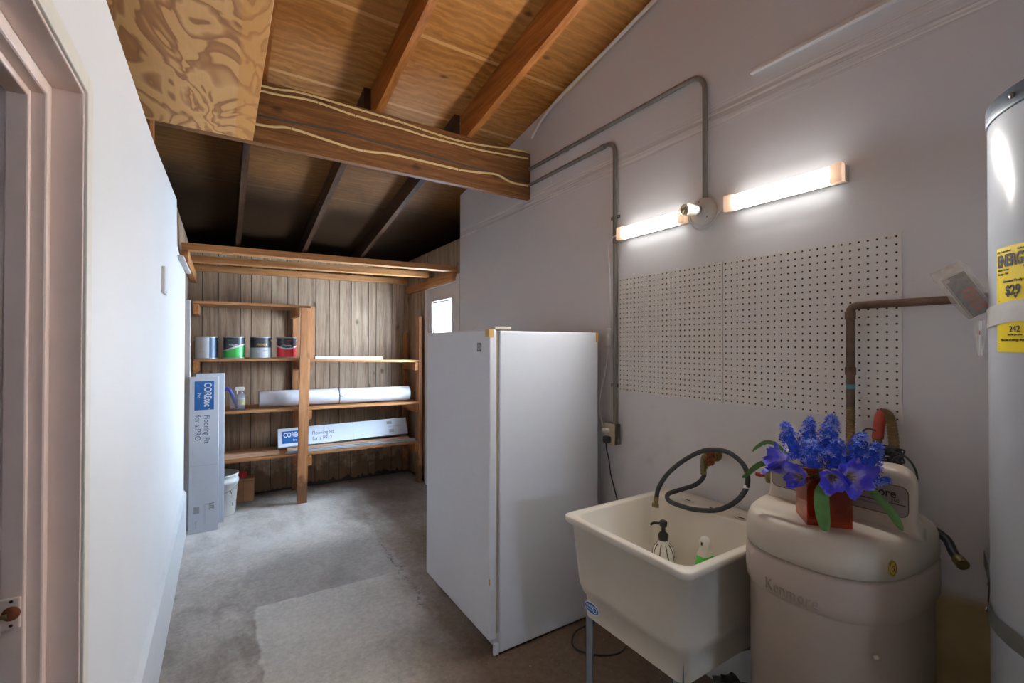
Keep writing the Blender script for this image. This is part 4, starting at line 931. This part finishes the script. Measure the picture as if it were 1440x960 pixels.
def vase():
    e1 = V((.64, -.77, 0)).normalized(); e2 = V((.77, .64, 0)).normalized(); s = .052; h = .128
    t = thing('glass_vase', VC, 'square amber glass vase on the softener lid', 'vase')
    T = fr(VC, e1, e2)
    m = MB(); o = lambda q, z: [(x * q, y * q, z) for x, y in ((-1, -1), (1, -1), (1, 1), (-1, 1))]
    m.loft([o(s, .0), o(s, h), o(s - .005, h), o(s - .005, .014)], 'amber', False, True, True, T); m.build('glass_cube', t)
    g = 'artificial flowers in the amber vase'
    def floretspike(base, tip, n, lab, r0=.023, pale=.3, seed=0):
        rg = random.Random(seed); t = thing('hyacinth_spray', VC, lab, 'flower', g)
        base, tip = V(base), V(tip); tip = tip + (tip - base).normalized() * .014; mid = base.lerp(tip, .45)
        m = MB(); m.tube(smoothpath([VC + V((rg.uniform(-.02, .02), rg.uniform(-.02, .02), .03)), VC + V((rg.uniform(-.02, .02), rg.uniform(-.02, .02), .115)), mid, tip], 4), .0018, 'stem', 6); m.build('stem', t)
        m = MB(); ax = (tip - base).normalized()
        for i in range(n):
            u_ = rg.random() ** .85; a = rg.uniform(0, 2 * PI); rad = r0 * (.6 + .5 * math.sin(PI * min(.95, .12 + .8 * u_))) * rg.uniform(.7, 1.1) * (1 - .62 * u_ ** 1.4)
            ort = ax.orthogonal().normalized(); q = Matrix.Rotation(a, 3, ax) @ ort
            c = base.lerp(tip, u_) + q * rad; nn = (q + ax * (.2 + .8 * u_)).normalized(); tx = nn.orthogonal().normalized(); tx = Matrix.Rotation(rg.uniform(0, 6), 3, nn) @ tx
            T = fr(c, tx, nn.cross(tx)); sz = rg.uniform(.0075, .011); vs = [(0, 0, 0)]; fs = []
            for k in range(5):
                b_ = 2 * PI * k / 5; o_ = len(vs)
                vs += [(sz * .45 * math.cos(b_ - .5), sz * .45 * math.sin(b_ - .5), sz * .12), (sz * math.cos(b_), sz * math.sin(b_), sz * .45), (sz * .45 * math.cos(b_ + .5), sz * .45 * math.sin(b_ + .5), sz * .12)]; fs += [[0, o_, o_ + 1, o_ + 2]]
            m.add(vs, fs, 'floret_pale' if rg.random() < pale * (.15 + 1.3 * u_ * u_) else 'floret', False, T)
        m.tube([base, base.lerp(tip, .5), tip], [r0 * .45, r0 * .5, r0 * .2], 'floret', 8); m.build('bloom', t)
    sp = [((1.415, 0.677, 1.135), (1.420, 0.712, 1.215), 'blue hyacinth spray leaning to the vase left'),
          ((1.420, 0.642, 1.145), (1.430, 0.652, 1.235), 'tall blue hyacinth spray left of the vase middle'),
          ((1.440, 0.612, 1.150), (1.455, 0.605, 1.248), 'tallest blue hyacinth spray at the vase middle'),
          ((1.370, 0.617, 1.125), (1.375, 0.622, 1.185), 'blue hyacinth spray low over the vase front'),
          ((1.400, 0.577, 1.130), (1.405, 0.572, 1.190), 'blue hyacinth spray right of the front spray'),
          ((1.430, 0.552, 1.135), (1.445, 0.532, 1.210), 'tall blue hyacinth spray at the vase right'),
          ((1.425, 0.522, 1.120), (1.440, 0.497, 1.190), 'blue hyacinth spray leaning to the vase right'),
          ((1.405, 0.512, 1.105), (1.410, 0.472, 1.118), 'small drooping hyacinth spray at far right of the vase')]
    for i, (a, b, l) in enumerate(sp): floretspike(a, b, 130 if i < 7 else 50, l, .030 if i < 7 else .016, .45, i)
    def lily(c, axis, size, lab, leaf, open_=.75, seed=0, lw=.03):
        rg = random.Random(seed + 50); t = thing('silk_lily', VC, lab, 'flower', g); c = V(c); ax = V(axis).normalized()
        m = MB(); m.tube(smoothpath([VC + V((rg.uniform(-.03, .03), rg.uniform(-.03, .03), .02)), VC + V((rg.uniform(-.02, .02), rg.uniform(-.02, .02), .12)), c - ax * .012, c], 5), .0022, 'stem', 6); m.build('stem', t)
        m = MB(); o1 = ax.orthogonal().normalized()
        for k in range(6):
            a = k * PI / 3 + rg.uniform(-.15, .15); q = Matrix.Rotation(a, 3, ax) @ o1; sd = ax.cross(q); vs, fs, at = [], [], []; nl, nw = 7, 4; op = open_ * rg.uniform(.6, 1.05) * (1 if k % 2 else .7); sz = size * rg.uniform(.88, 1.08)
            for i in range(nl + 1):
                u_ = i / nl; ang = op * (u_ ** 1.3) * 1.35; p = c + ax * (sz * u_ * math.cos(ang * .75)) + q * (sz * u_ * math.sin(ang * .8) + .004)
                w_ = sz * .33 * math.sin(PI * (.1 + .86 * u_)) ** .8
                for j in range(nw + 1):
                    s_ = j / nw * 2 - 1; vs.append(p + sd * w_ * s_ - q * (w_ * .35 * s_ * s_ * -1) * (1 - u_) + ax * (.08 * sz * s_ * s_ * u_) + V((rg.uniform(-1, 1), rg.uniform(-1, 1), rg.uniform(-1, 1))) * .0008); at.append(u_)
            for i in range(nl):
                for j in range(nw): a_ = i * (nw + 1) + j; fs.append([a_, a_ + 1, a_ + nw + 2, a_ + nw + 1])
            m.add(vs, fs, 'petal', True, None, at)
        m.build('bloom', t)
        m = MB()
        for k in range(6):
            a = k * PI / 3; q = Matrix.Rotation(a, 3, ax) @ o1; e = c + ax * size * .5 + q * .008; m.tube([c, e], .0008, 'stem', 5); m.box((-.0015, -.0035, -.001), (.0015, .0035, .001), 'gold', 0, 1, Matrix.Translation(e))
        m.build('stamens', t)
        for L in leaf: m = MB(); leafmesh(m, L, lw); m.build('leaf', t)
    lily((1.365, 0.667, 1.105), (-.55, .45, .45), .082, 'violet-blue lily facing left at the vase rim', [[(1.390, 0.677, 1.105), (1.385, 0.722, 1.118), (1.375, 0.767, 1.100), (1.365, 0.802, 1.062), (1.360, 0.812, 1.052)]], .8, 1, .023)
    lily((1.350, 0.560, 1.124), (-.75, -.3, -.08), .066, 'large violet-blue lily drooping over the vase front', [[(1.352, 0.577, 1.100), (1.325, 0.575, 1.075), (1.312, 0.567, 1.030), (1.308, 0.560, 0.995), (1.308, 0.557, 0.985)]], .62, 2, .046)
    lily((1.375, 0.542, 1.115), (-.6, -.55, .25), .076, 'pale violet lily right of the drooping one', [[(1.400, 0.527, 1.100), (1.392, 0.492, 1.095), (1.382, 0.452, 1.062), (1.376, 0.429, 1.030), (1.375, 0.422, 1.018)]], .8, 3)
    lily((1.352, 0.625, 1.100), (-.8, .1, .1), .062, 'small pale lily low at the vase rim centre', [[(1.430, 0.697, 1.120), (1.440, 0.747, 1.155), (1.440, 0.782, 1.158), (1.437, 0.812, 1.135), (1.435, 0.822, 1.120)]], .75, 4, .017)
vase()

# ---------------------------------------------------------------- water heater
HC = V((1.52, .05, 0)); HR = .25
def hwarp(dr, z0, th0):
    # x runs clockwise seen from above as seen from outside (viewer's right)
    return lambda p: V((HC.x + (HR + dr + p.z) * math.cos(th0 + p.x / HR), HC.y + (HR + dr + p.z) * math.sin(th0 + p.x / HR), z0 + p.y))
def heater():
    t = thing('water_heater', HC, 'tall white cylindrical water heater at the right edge', 'water heater')
    T = Matrix.Translation(HC); N = 96
    m = MB(); m.lathe([(HR - .02, .04), (HR, .045), (HR, 1.948)], 'heater', N, T, capt=False); tk = m.build('tank', t)
    m = MB(); m.lathe([(HR + .0015, 1.945), (HR + .0025, 1.95), (HR + .0025, 1.985), (HR - .004, 1.989), (HR - .05, 1.992), (.001, 1.995)], 'band', N, T)
    for a in (2.33, 3.4, 1.2): m.lathe([(.006, 0), (.006, .003), (.002, .005)], 'steel', 10, fr((HC.x + (HR + .002) * math.cos(a), HC.y + (HR + .002) * math.sin(a), 1.966), (-math.sin(a), math.cos(a), 0), (0, 0, 1)))
    m.build('top_cap', t)
    m = MB(); m.lathe([(HR - .03, 0), (HR - .01, 0), (HR - .01, .045), (HR - .03, .045)], 'band', N, T); m.build('base_ring', t)
    m = MB(); th0 = math.radians(121); W = .145; z0, z1 = 1.447, 1.664; n = 16; vs, fs = [], []
    w = hwarp(.0012, 0, th0)
    for k in range(n + 1): vs += [w(V((W * k / n, z0, 0))), w(V((W * k / n, z1, 0)))]
    for k in range(n): fs.append([2 * k, 2 * k + 2, 2 * k + 3, 2 * k + 1])
    m.add(vs, fs, 'label_yellow', True)
    tx = lambda s_, x, z, sz, sx=1, b=0, mt='black_print': m.text(s_, sz, mt, None, .0003, sx, hwarp(.0018, z, th0 + x / HR), bold=b)
    tx('ENERGY', .005, 1.624, .034, .66, .0012); tx('GUIDE', .090, 1.624, .034, .56, .0006); tx('U.S. Government', .004, 1.653, .006); tx('Federal law prohibits removal', .062, 1.653, .0055)
    tx('Water Heater', .006, 1.615, .006); tx('Storage - Gas', .006, 1.607, .006)
    w2 = hwarp(.0016, 0, th0)
    def bar(x0, zz0, x1, zz1): m.add([w2(V((x0, zz0, 0))), w2(V((x1, zz0, 0))), w2(V((x1, zz1, 0))), w2(V((x0, zz1, 0)))], [[0, 1, 2, 3]], 'black_print')
    m.add([w2(V(p)) for p in ((.074, 1.620, 0), (.090, 1.620, 0), (.082, 1.603, 0))], [[0, 1, 2]], 'black_print'); bar(.079, 1.620, .085, 1.645)
    bar(.004, 1.599, .14, 1.5998); tx('Estimated Yearly Cost', .022, 1.590, .0075); tx('$29', .030, 1.564, .028, .9, .0008)
    m.add([w2(V(p)) for p in ((.052, 1.562, 0), (.062, 1.562, 0), (.057, 1.555, 0))], [[0, 1, 2]], 'black_print'); bar(.008, 1.553, .14, 1.5545)
    tx('242', .040, 1.488, .018); tx('Therms per year', .035, 1.481, .0055); tx('The cost of energy depends', .014, 1.470, .0065)
    for k in range(3): bar(.006, 1.463 - .005 * k, .11 + .01 * k, 1.464 - .005 * k)
    m.build('energy_label', tk)
    # tape band
    m = MB(); n = 40; th1 = math.radians(98); vs, fs = [], []; w = hwarp(.0026, 0, th1)
    for k in range(n + 1): x = .60 * k / n; zz = .012 * k / n * 4 * 0; zz = .014 * min(1, x / .15); vs += [w(V((x, 1.495 + zz, 0))), w(V((x, 1.538 + zz, 0)))]
    for k in range(n): fs.append([2 * k, 2 * k + 2, 2 * k + 3, 2 * k + 1])
    m.add(vs, fs, 'tape_grey', True); m.build('tape_band', tk)
    # seismic strap: from the wall, round the tank
    m = MB(); P = []
    a_in = math.radians(98)
    for y_, x_ in ((.375, 1.818), (.372, 1.80), (.355, 1.74), (.325, 1.62)): P.append(V((x_, y_, .865)))
    for k in range(30): a = a_in + (2.9) * k / 29; P.append(V((HC.x + (HR + .003) * math.cos(a), HC.y + (HR + .003) * math.sin(a), .865)))
    vs, fs = [], []
    for p in P: vs += [p - V((0, 0, .019)), p + V((0, 0, .019))]
    for k in range(len(P) - 1): fs.append([2 * k, 2 * k + 2, 2 * k + 3, 2 * k + 1])
    m.add(vs, fs, 'strap', True); m.add([v + V((.0012, .0012, 0)) for v in vs], [f[::-1] for f in fs], 'strap', True)
    for k in (3, 5, 14): m.lathe([(.006, 0), (.006, .003), (.002, .004)], 'steel', 8, fr(P[k] + V((-.0, .001, .0)), (1, 0, 0), (0, 0, 1)) @ Matrix.Rotation(PI, 4, 'X'))
    m.build('seismic_strap', t)
    # bag of manuals
    t = thing('manual_bag', (1.47, .33, 1.53), 'clear plastic bag of folded manuals taped to the heater side', 'bag')
    a = V((1.488, .3075, 1.535)); b = V((1.474, .368, 1.648))
    d = (b - a).normalized(); sd = d.cross(V((.977, .215, 0))).normalized(); L = (b - a).length
    T = fr(a, d, sd)
    m = MB(); rg = random.Random(5)
    for k in range(4): m.box((.0, -.024 + .002 * k, -.006 + .0035 * k), (L * .86 - .006 * k, .024 - .002 * k, -.0035 + .0035 * k), ('white_print', 'grey_paint', 'tape_grey', 'grey_print')[k], .0006, 1, T)
    m.box((L * .45, -.022, .0072), (L * .8, .010, .0078), 'grey_print', 0, 1, T)
    for k in range(5): m.box((L * (.08 + .09 * k), -.018, .0078), (L * (.13 + .09 * k), .004 + .004 * (k % 2), .0084), 'rose', 0, 1, T)
    m.build('manuals', t)
    m = MB(); n1, n2 = 14, 16; rings = []
    for i in range(n1 + 1):
        u_ = i / n1; ww = .026 + .006 * math.sin(PI * u_) + (.005 if u_ > .85 else 0); hh = .012 * math.sin(PI * min(1, .15 + .75 * u_)) + .002
        rings.append([T @ V((L * u_ * 1.0 + rg.uniform(-.002, .002), ww * math.cos(2 * PI * k / n2) + rg.uniform(-.0015, .0015), .003 + hh * math.sin(2 * PI * k / n2) + rg.uniform(-.0015, .0015))) for k in range(n2)])
    m.loft(rings, 'bag', False)
    lo = V((1.504, .303, 1.520)); rings = []
    for i in range(10):
        u_ = i / 9; ww = .014 * math.sin(PI * (.25 + .72 * u_)) + .001; hh = .006 * math.sin(PI * (.25 + .7 * u_)) + .001
        rings.append([lo + V((-ww * math.cos(2 * PI * k / n2) * .8 - .004, .012 + hh * math.sin(2 * PI * k / n2) + ww * .3 * math.cos(2 * PI * k / n2), -.085 * u_)) + V((rg.uniform(-1, 1), rg.uniform(-1, 1), 0)) * .0008 for k in range(n2)])
    m.loft(rings, 'bag', False); m.build('plastic_film', t)
    m = MB(); m.box((1.488, .3115, 1.435), (1.502, .3135, 1.518), 'white_print', .0006, 1); m.box((1.4875, .3115, 1.485), (1.4881, .3133, 1.495), 'rose'); m.build('leaflet', t)
heater()

# ---------------------------------------------------------------- pegboards
def pegboards():
    g = 'pegboard panels on the right wall'
    for y1, lab in ((1.777, 'white pegboard panel beside the conduit, farther of the pair'), (1.1655, 'white pegboard panel behind the copper pipe, nearer of the pair')):
        S = .609; n = 24; c = S / n; z0 = 1.212; xf = YW - .007; m = MB(); r = .0034
        TR = FX(xf, y1, z0)   # local x to viewer's right (-y), y up, z out
        oct_ = [(r * math.cos(PI / 8 + PI / 4 * k), r * math.sin(PI / 8 + PI / 4 * k)) for k in range(8)]
        for i in range(n):
            for j in range(n):
                cx, cy = (i + .5) * c, (j + .5) * c; h = c / 2
                sq = [(h, h), (-h, h), (-h, -h), (h, -h)]
                vs = [(cx + x, cy + y, 0) for x, y in sq] + [(cx + x, cy + y, 0) for x, y in oct_]; d = [(cx + x, cy + y, -.0045) for x, y in oct_]
                m.add(vs, [[0, 1, 6, 5], [0, 5, 4], [1, 2, 8, 7], [1, 7, 6], [2, 3, 10, 9], [2, 9, 8], [3, 0, 4, 11], [3, 11, 10]], 'peg', False, TR)
                m.add(vs[4:] + d, [[k, 8 + k, 8 + (k + 1) % 8, (k + 1) % 8] for k in range(8)] + [[8 + k for k in range(8)]], 'peghole', False, TR)
        e = [(0, 0), (S, 0), (S, S), (0, S)]
        m.add([(x, y, 0) for x, y in e] + [(x, y, -.0062) for x, y in e], [[0, 4, 5, 1], [1, 5, 6, 2], [2, 6, 7, 3], [3, 7, 4, 0], [4, 7, 6, 5]], 'peg', False, TR)
        for x, y in ((.03, .015), (S - .03, .015), (.03, S - .015), (S - .03, S - .015), (S / 2, .015), (S / 2, S - .015)): m.lathe([(.004, 0), (.003, .0015), (.0005, .002)], 'white_print', 8, TR @ Matrix.Translation((x, y, 0)))
        tag(m.build('pegboard'), lab, 'pegboard', g)
pegboards()

# ---------------------------------------------------------------- lamps and electrics
def electrics():
    g = 'lit tube lamps on the right wall'
    for y1, y0, lab in ((1.748, 1.322, 'lit white tube lamp beside the conduit, left of the round lampholder'), (1.134, .700, 'lit white tube lamp to the right of the round lampholder')):
        t = thing('tube_lamp', (YW, (y0 + y1) / 2, 2.0), lab, 'lamp', g)
        z0, z1 = 2.017, 2.083
        m = MB(); m.box((YW - .030, y0, z0 + .004), (YW - .001, y1, z1 - .004), 'led_body', .002); m.build('housing', t)
        m = MB(); P = [(YW - .030, z0 + .002), (YW - .048, z0 + .004), (YW - .055, z0 + .018), (YW - .055, z1 - .018), (YW - .048, z1 - .004), (YW - .030, z1 - .002)]
        T = Matrix(((1, 0, 0, 0), (0, 0, 1, 0), (0, 1, 0, 0), (0, 0, 0, 1)))
        m.prism(P, y0 + .040, y1 - .040, 'led_side', T); m.box((YW - .0553, y0 + .040, z0 + .018), (YW - .0551, y1 - .040, z1 - .018), 'led'); m.build('diffuser', t)
        for a, b in ((y0, y0 + .0395), (y1 - .0395, y1)):
            m = MB(); m.box((YW - .057, a, z0), (YW - .0305, b, z1), 'led_cap', .004); m.build('end_cap', t)
    t = thing('lampholder', (YW, 1.255, 2.052), 'round white ceramic lampholder with an unlit spiral bulb on the wall', 'lampholder')
    c = V((YW, 1.255, 2.055)); T = fr(c, (0, 1, 0), (0, 0, 1)) @ Matrix.Rotation(PI, 4, 'X')
    F = Matrix(((0, 0, -1, c.x), (1, 0, 0, c.y), (0, 1, 0, c.z), (0, 0, 0, 1)))
    m = MB(); m.lathe([(.060, 0.001), (.062, .012), (.058, .026), (.040, .032), (.028, .036), (.026, .052), (.020, .054), (.018, .04)], 'ceramic', 32, F)
    for y, z in ((.028, .030), (-.03, -.03), (.012, .04)): m.lathe([(.005, .0), (.005, .0012), (.0005, .0014)], 'hole', 10, F @ Matrix.Translation((y * .9, z, .030)))
    m.build('ceramic_base', t)
    ax = V((-1, .06, -.10)).normalized(); b0 = c + V((-.045, 0, 0)); q1 = ax.orthogonal().normalized(); q2 = ax.cross(q1)
    m = MB(); m.tube([b0, b0 + ax * .012, b0 + ax * .02, b0 + ax * .04, b0 + ax * .046], [.013, .014, .021, .024, .018], 'ceramic', 16); m.build('bulb_base', t)
    m = MB()
    for ph in (0, PI):
        P = []
        for k in range(60):
            u_ = k / 59; a = ph + u_ * 2 * PI * 2.4; P.append(b0 + ax * (.046 + .052 * u_) + (q1 * math.cos(a) + q2 * math.sin(a)) * (.020 if u_ < .93 else .020 * (1 - (u_ - .93) / .07 * .8)))
        m.tube(P, .0055, 'cfl', 8)
    m.build('spiral_tube', t)
    m = MB(); m.tube(smoothpath([(YW - .022, 1.321, 2.045), (YW - .03, 1.308, 2.02), (YW - .02, 1.29, 1.985), (YW - .012, 1.25, 1.975), (YW - .012, 1.21, 2.0), (YW - .014, 1.18, 2.035), (YW - .02, 1.136, 2.055)], 6), .0036, 'white_cord', 8); tag(m.build('jumper_cord'), 'short white cord looping below the lampholder between the tube lamps', 'cord')
    # conduits
    g = 'grey conduits on the right wall'
    t = thing('conduit', (YW - .015, 1.80, 1.04), 'grey conduit rising from the outlet then running to the beam', 'conduit', g); x = YW - .016
    m = MB(); m.tube(fillet([(x, 1.795, 1.035), (x, 1.795, 2.575), (x, 2.612, 2.575)], .075, 10), .0115, 'conduit', 12); m.build('pipe', t)
    for z in (1.24, 2.16):
        m = MB(); m.box((YW - .002, 1.770, z - .009), (YW - .0003, 1.84, z + .009), 'conduit'); m.tube([(YW - .003, 1.777, z), (YW - .029, 1.785, z), (YW - .029, 1.805, z), (YW - .003, 1.813, z)], .0025, 'conduit', 6); m.build('pipe_clip', t)
    m = MB(); m.cyl((x, 1.872, 2.575), (x, 1.90, 2.575), .0145, 'conduit', 12); m.build('coupling', t)
    t = thing('conduit', (YW - .015, 1.255, 2.11), 'grey conduit rising from the lampholder then running to the beam, the upper one', 'conduit', g)
    m = MB(); m.tube(fillet([(x, 1.245, 2.112), (x, 1.245, 2.672), (x, 2.612, 2.685)], .085, 10), .0115, 'conduit', 12); m.build('pipe', t)
    m = MB(); m.cyl((x, 2.2, 2.681), (x, 2.225, 2.681), .0145, 'conduit', 12); m.build('coupling', t)
    # outlet
    t = thing('power_outlet', (YW, 1.805, .98), 'beige power outlet box at the foot of the conduit', 'outlet')
    m = MB(); m.box((YW - .045, 1.768, .925), (YW - .001, 1.838, 1.035), 'metalbox', .003); m.build('back_box', t)
    m = MB(); m.box((YW - .050, 1.766, .922), (YW - .0455, 1.842, 1.038), 'beige', .0015)
    for z in (.960, 1.0): m.box((YW - .0520, 1.788, z - .014), (YW - .0500, 1.820, z + .014), 'beige', .0008, 1); m.box((YW - .0524, 1.798, z - .004), (YW - .0520, 1.800, z + .005), 'hole'); m.box((YW - .0524, 1.808, z - .004), (YW - .0520, 1.810, z + .005), 'hole')
    m.build('cover_plate', t)
    t = thing('lamp_cord', (YW - .02, 1.80, 1.02), 'white lamp cord with an inline switch hanging to the outlet', 'cord')
    X = YW - .035
    m = MB(); m.tube(smoothpath([(YW - .022, 1.75, 2.05), (X - .002, 1.762, 2.048), (X - .004, 1.80, 2.035), (X - .002, 1.824, 1.985), (X, 1.815, 1.80), (X, 1.818, 1.64), (X, 1.822, 1.55)], 6), .004, 'white_cord', 8)
    m.tube(smoothpath([(X, 1.824, 1.46), (X, 1.832, 1.40), (X, 1.85, 1.32), (X, 1.893, 1.17), (X, 1.893, 1.075), (X, 1.868, 1.01), (YW - .072, 1.83, .997)], 6), .004, 'white_cord', 8); m.build('cord', t)
    m = MB(); m.box((X - .011, 1.811, 1.455), (X + .011, 1.837, 1.553), 'white_cord', .006, 3); m.box((X - .014, 1.818, 1.49), (X - .010, 1.830, 1.52), 'white_cord', .002, 1); m.build('inline_switch', t)
    m = MB(); m.box((YW - .078, 1.793, .987), (YW - .0526, 1.836, 1.010), 'white_cord', .005); m.build('plug', t)
    t = thing('power_lead', (YW - .03, 1.80, .9), 'black power cord hanging from the outlet lower socket', 'cord')
    m = MB(); m.box((YW - .085, 1.785, .935), (YW - .0526, 1.822, .972), 'rubber', .008, 2); m.build('plug', t)
    m = MB(); m.tube(smoothpath([(YW - .07, 1.808, .937), (YW - .055, 1.818, .89), (YW - .03, 1.828, .84), (YW - .028, 1.815, .76), (YW - .028, 1.785, .68), (YW - .03, 1.74, .55), (YW - .05, 1.68, .30), (YW - .1, 1.62, .06), (1.62, 1.56, .008), (1.50, 1.60, .007), (1.44, 1.70, .007), (1.52, 1.79, .007), (1.66, 1.80, .007)], 7), .0038, 'rubber', 8); m.build('cord', t)
    m = MB(); m.box((YW - .020, -.4, 2.560), (YW - .0005, 1.040, 2.578), 'gloss_white', .003); tag(m.build('white_batten'), 'narrow white batten strip fixed high on the right wall', 'batten')
    m = MB(); m.box((XL + .0005, 2.66, 1.70), (XL + .014, 2.79, 1.826), 'gloss_white', .003); m.lathe([(.004, 0), (.003, .001)], 'grey_paint', 8, fr((XL + .014, 2.725, 1.71), (0, 1, 0), (0, 0, 1))); tag(m.build('wall_plate'), 'blank white cover plate on the left partition', 'cover plate')
electrics()

# ---------------------------------------------------------------- light and camera
def light():
    w = bpy.data.worlds.new('world'); SC.world = w; w.use_nodes = True; nt = w.node_tree; nt.nodes.clear()
    o = nt.nodes.new('ShaderNodeOutputWorld'); b = nt.nodes.new('ShaderNodeBackground'); tc = nt.nodes.new('ShaderNodeTexCoord'); nz = nt.nodes.new('ShaderNodeTexNoise'); cr = nt.nodes.new('ShaderNodeValToRGB')
    nz.inputs['Scale'].default_value = 7; nz.inputs['Detail'].default_value = 3
    nt.links.new(tc.outputs['Generated'], nz.inputs['Vector']); nt.links.new(nz.outputs[0], cr.inputs[0])
    cr.color_ramp.elements[0].position = .3; cr.color_ramp.elements[0].color = (.56, .68, .88, 1); cr.color_ramp.elements[1].position = .6; cr.color_ramp.elements[1].color = (.70, .83, 1.0, 1)
    nt.links.new(cr.outputs[0], b.inputs[0]); b.inputs[1].default_value = WORLD; nt.links.new(b.outputs[0], o.inputs[0])
    l = bpy.data.lights.new('window_portal', 'AREA'); l.shape = 'RECTANGLE'; l.size = .95; l.size_y = .47; l.cycles.is_portal = True
    ob = bpy.data.objects.new('window_portal', l); COL.objects.link(ob); ob.matrix_world = fr((YW + .06, 4.165, 1.425), (0, 0, 1), (0, 1, 0)); 
light()
def camera():
    f, yaw, pit, rol, h = 641.92, .5661, .0079, .0015, 1.4597
    cy, sy = math.cos(yaw), math.sin(yaw)
    fw = V((sy * math.cos(pit), cy * math.cos(pit), math.sin(pit))); r = V((cy, -sy, 0)); u = r.cross(fw)
    r, u = r * math.cos(rol) + u * math.sin(rol), u * math.cos(rol) - r * math.sin(rol)
    c = bpy.data.cameras.new('camera'); c.sensor_width = 36; c.lens = f / 1440 * 36; c.clip_start = .02
    o = bpy.data.objects.new('camera', c); COL.objects.link(o)
    m = Matrix((r, u, -fw)).transposed().to_4x4(); m.translation = (0, 0, h); o.matrix_world = m; SC.camera = o
camera()
SC.view_settings.view_transform = 'Standard'; SC.view_settings.look = 'None'; SC.view_settings.gamma = 1; SC.view_settings.use_curve_mapping = False
SC.view_settings.exposure = EXPO
SC.cycles.use_denoising = True; SC.cycles.max_bounces = 12; SC.cycles.diffuse_bounces = 8; SC.cycles.transparent_max_bounces = 16; SC.cycles.sample_clamp_indirect = 8
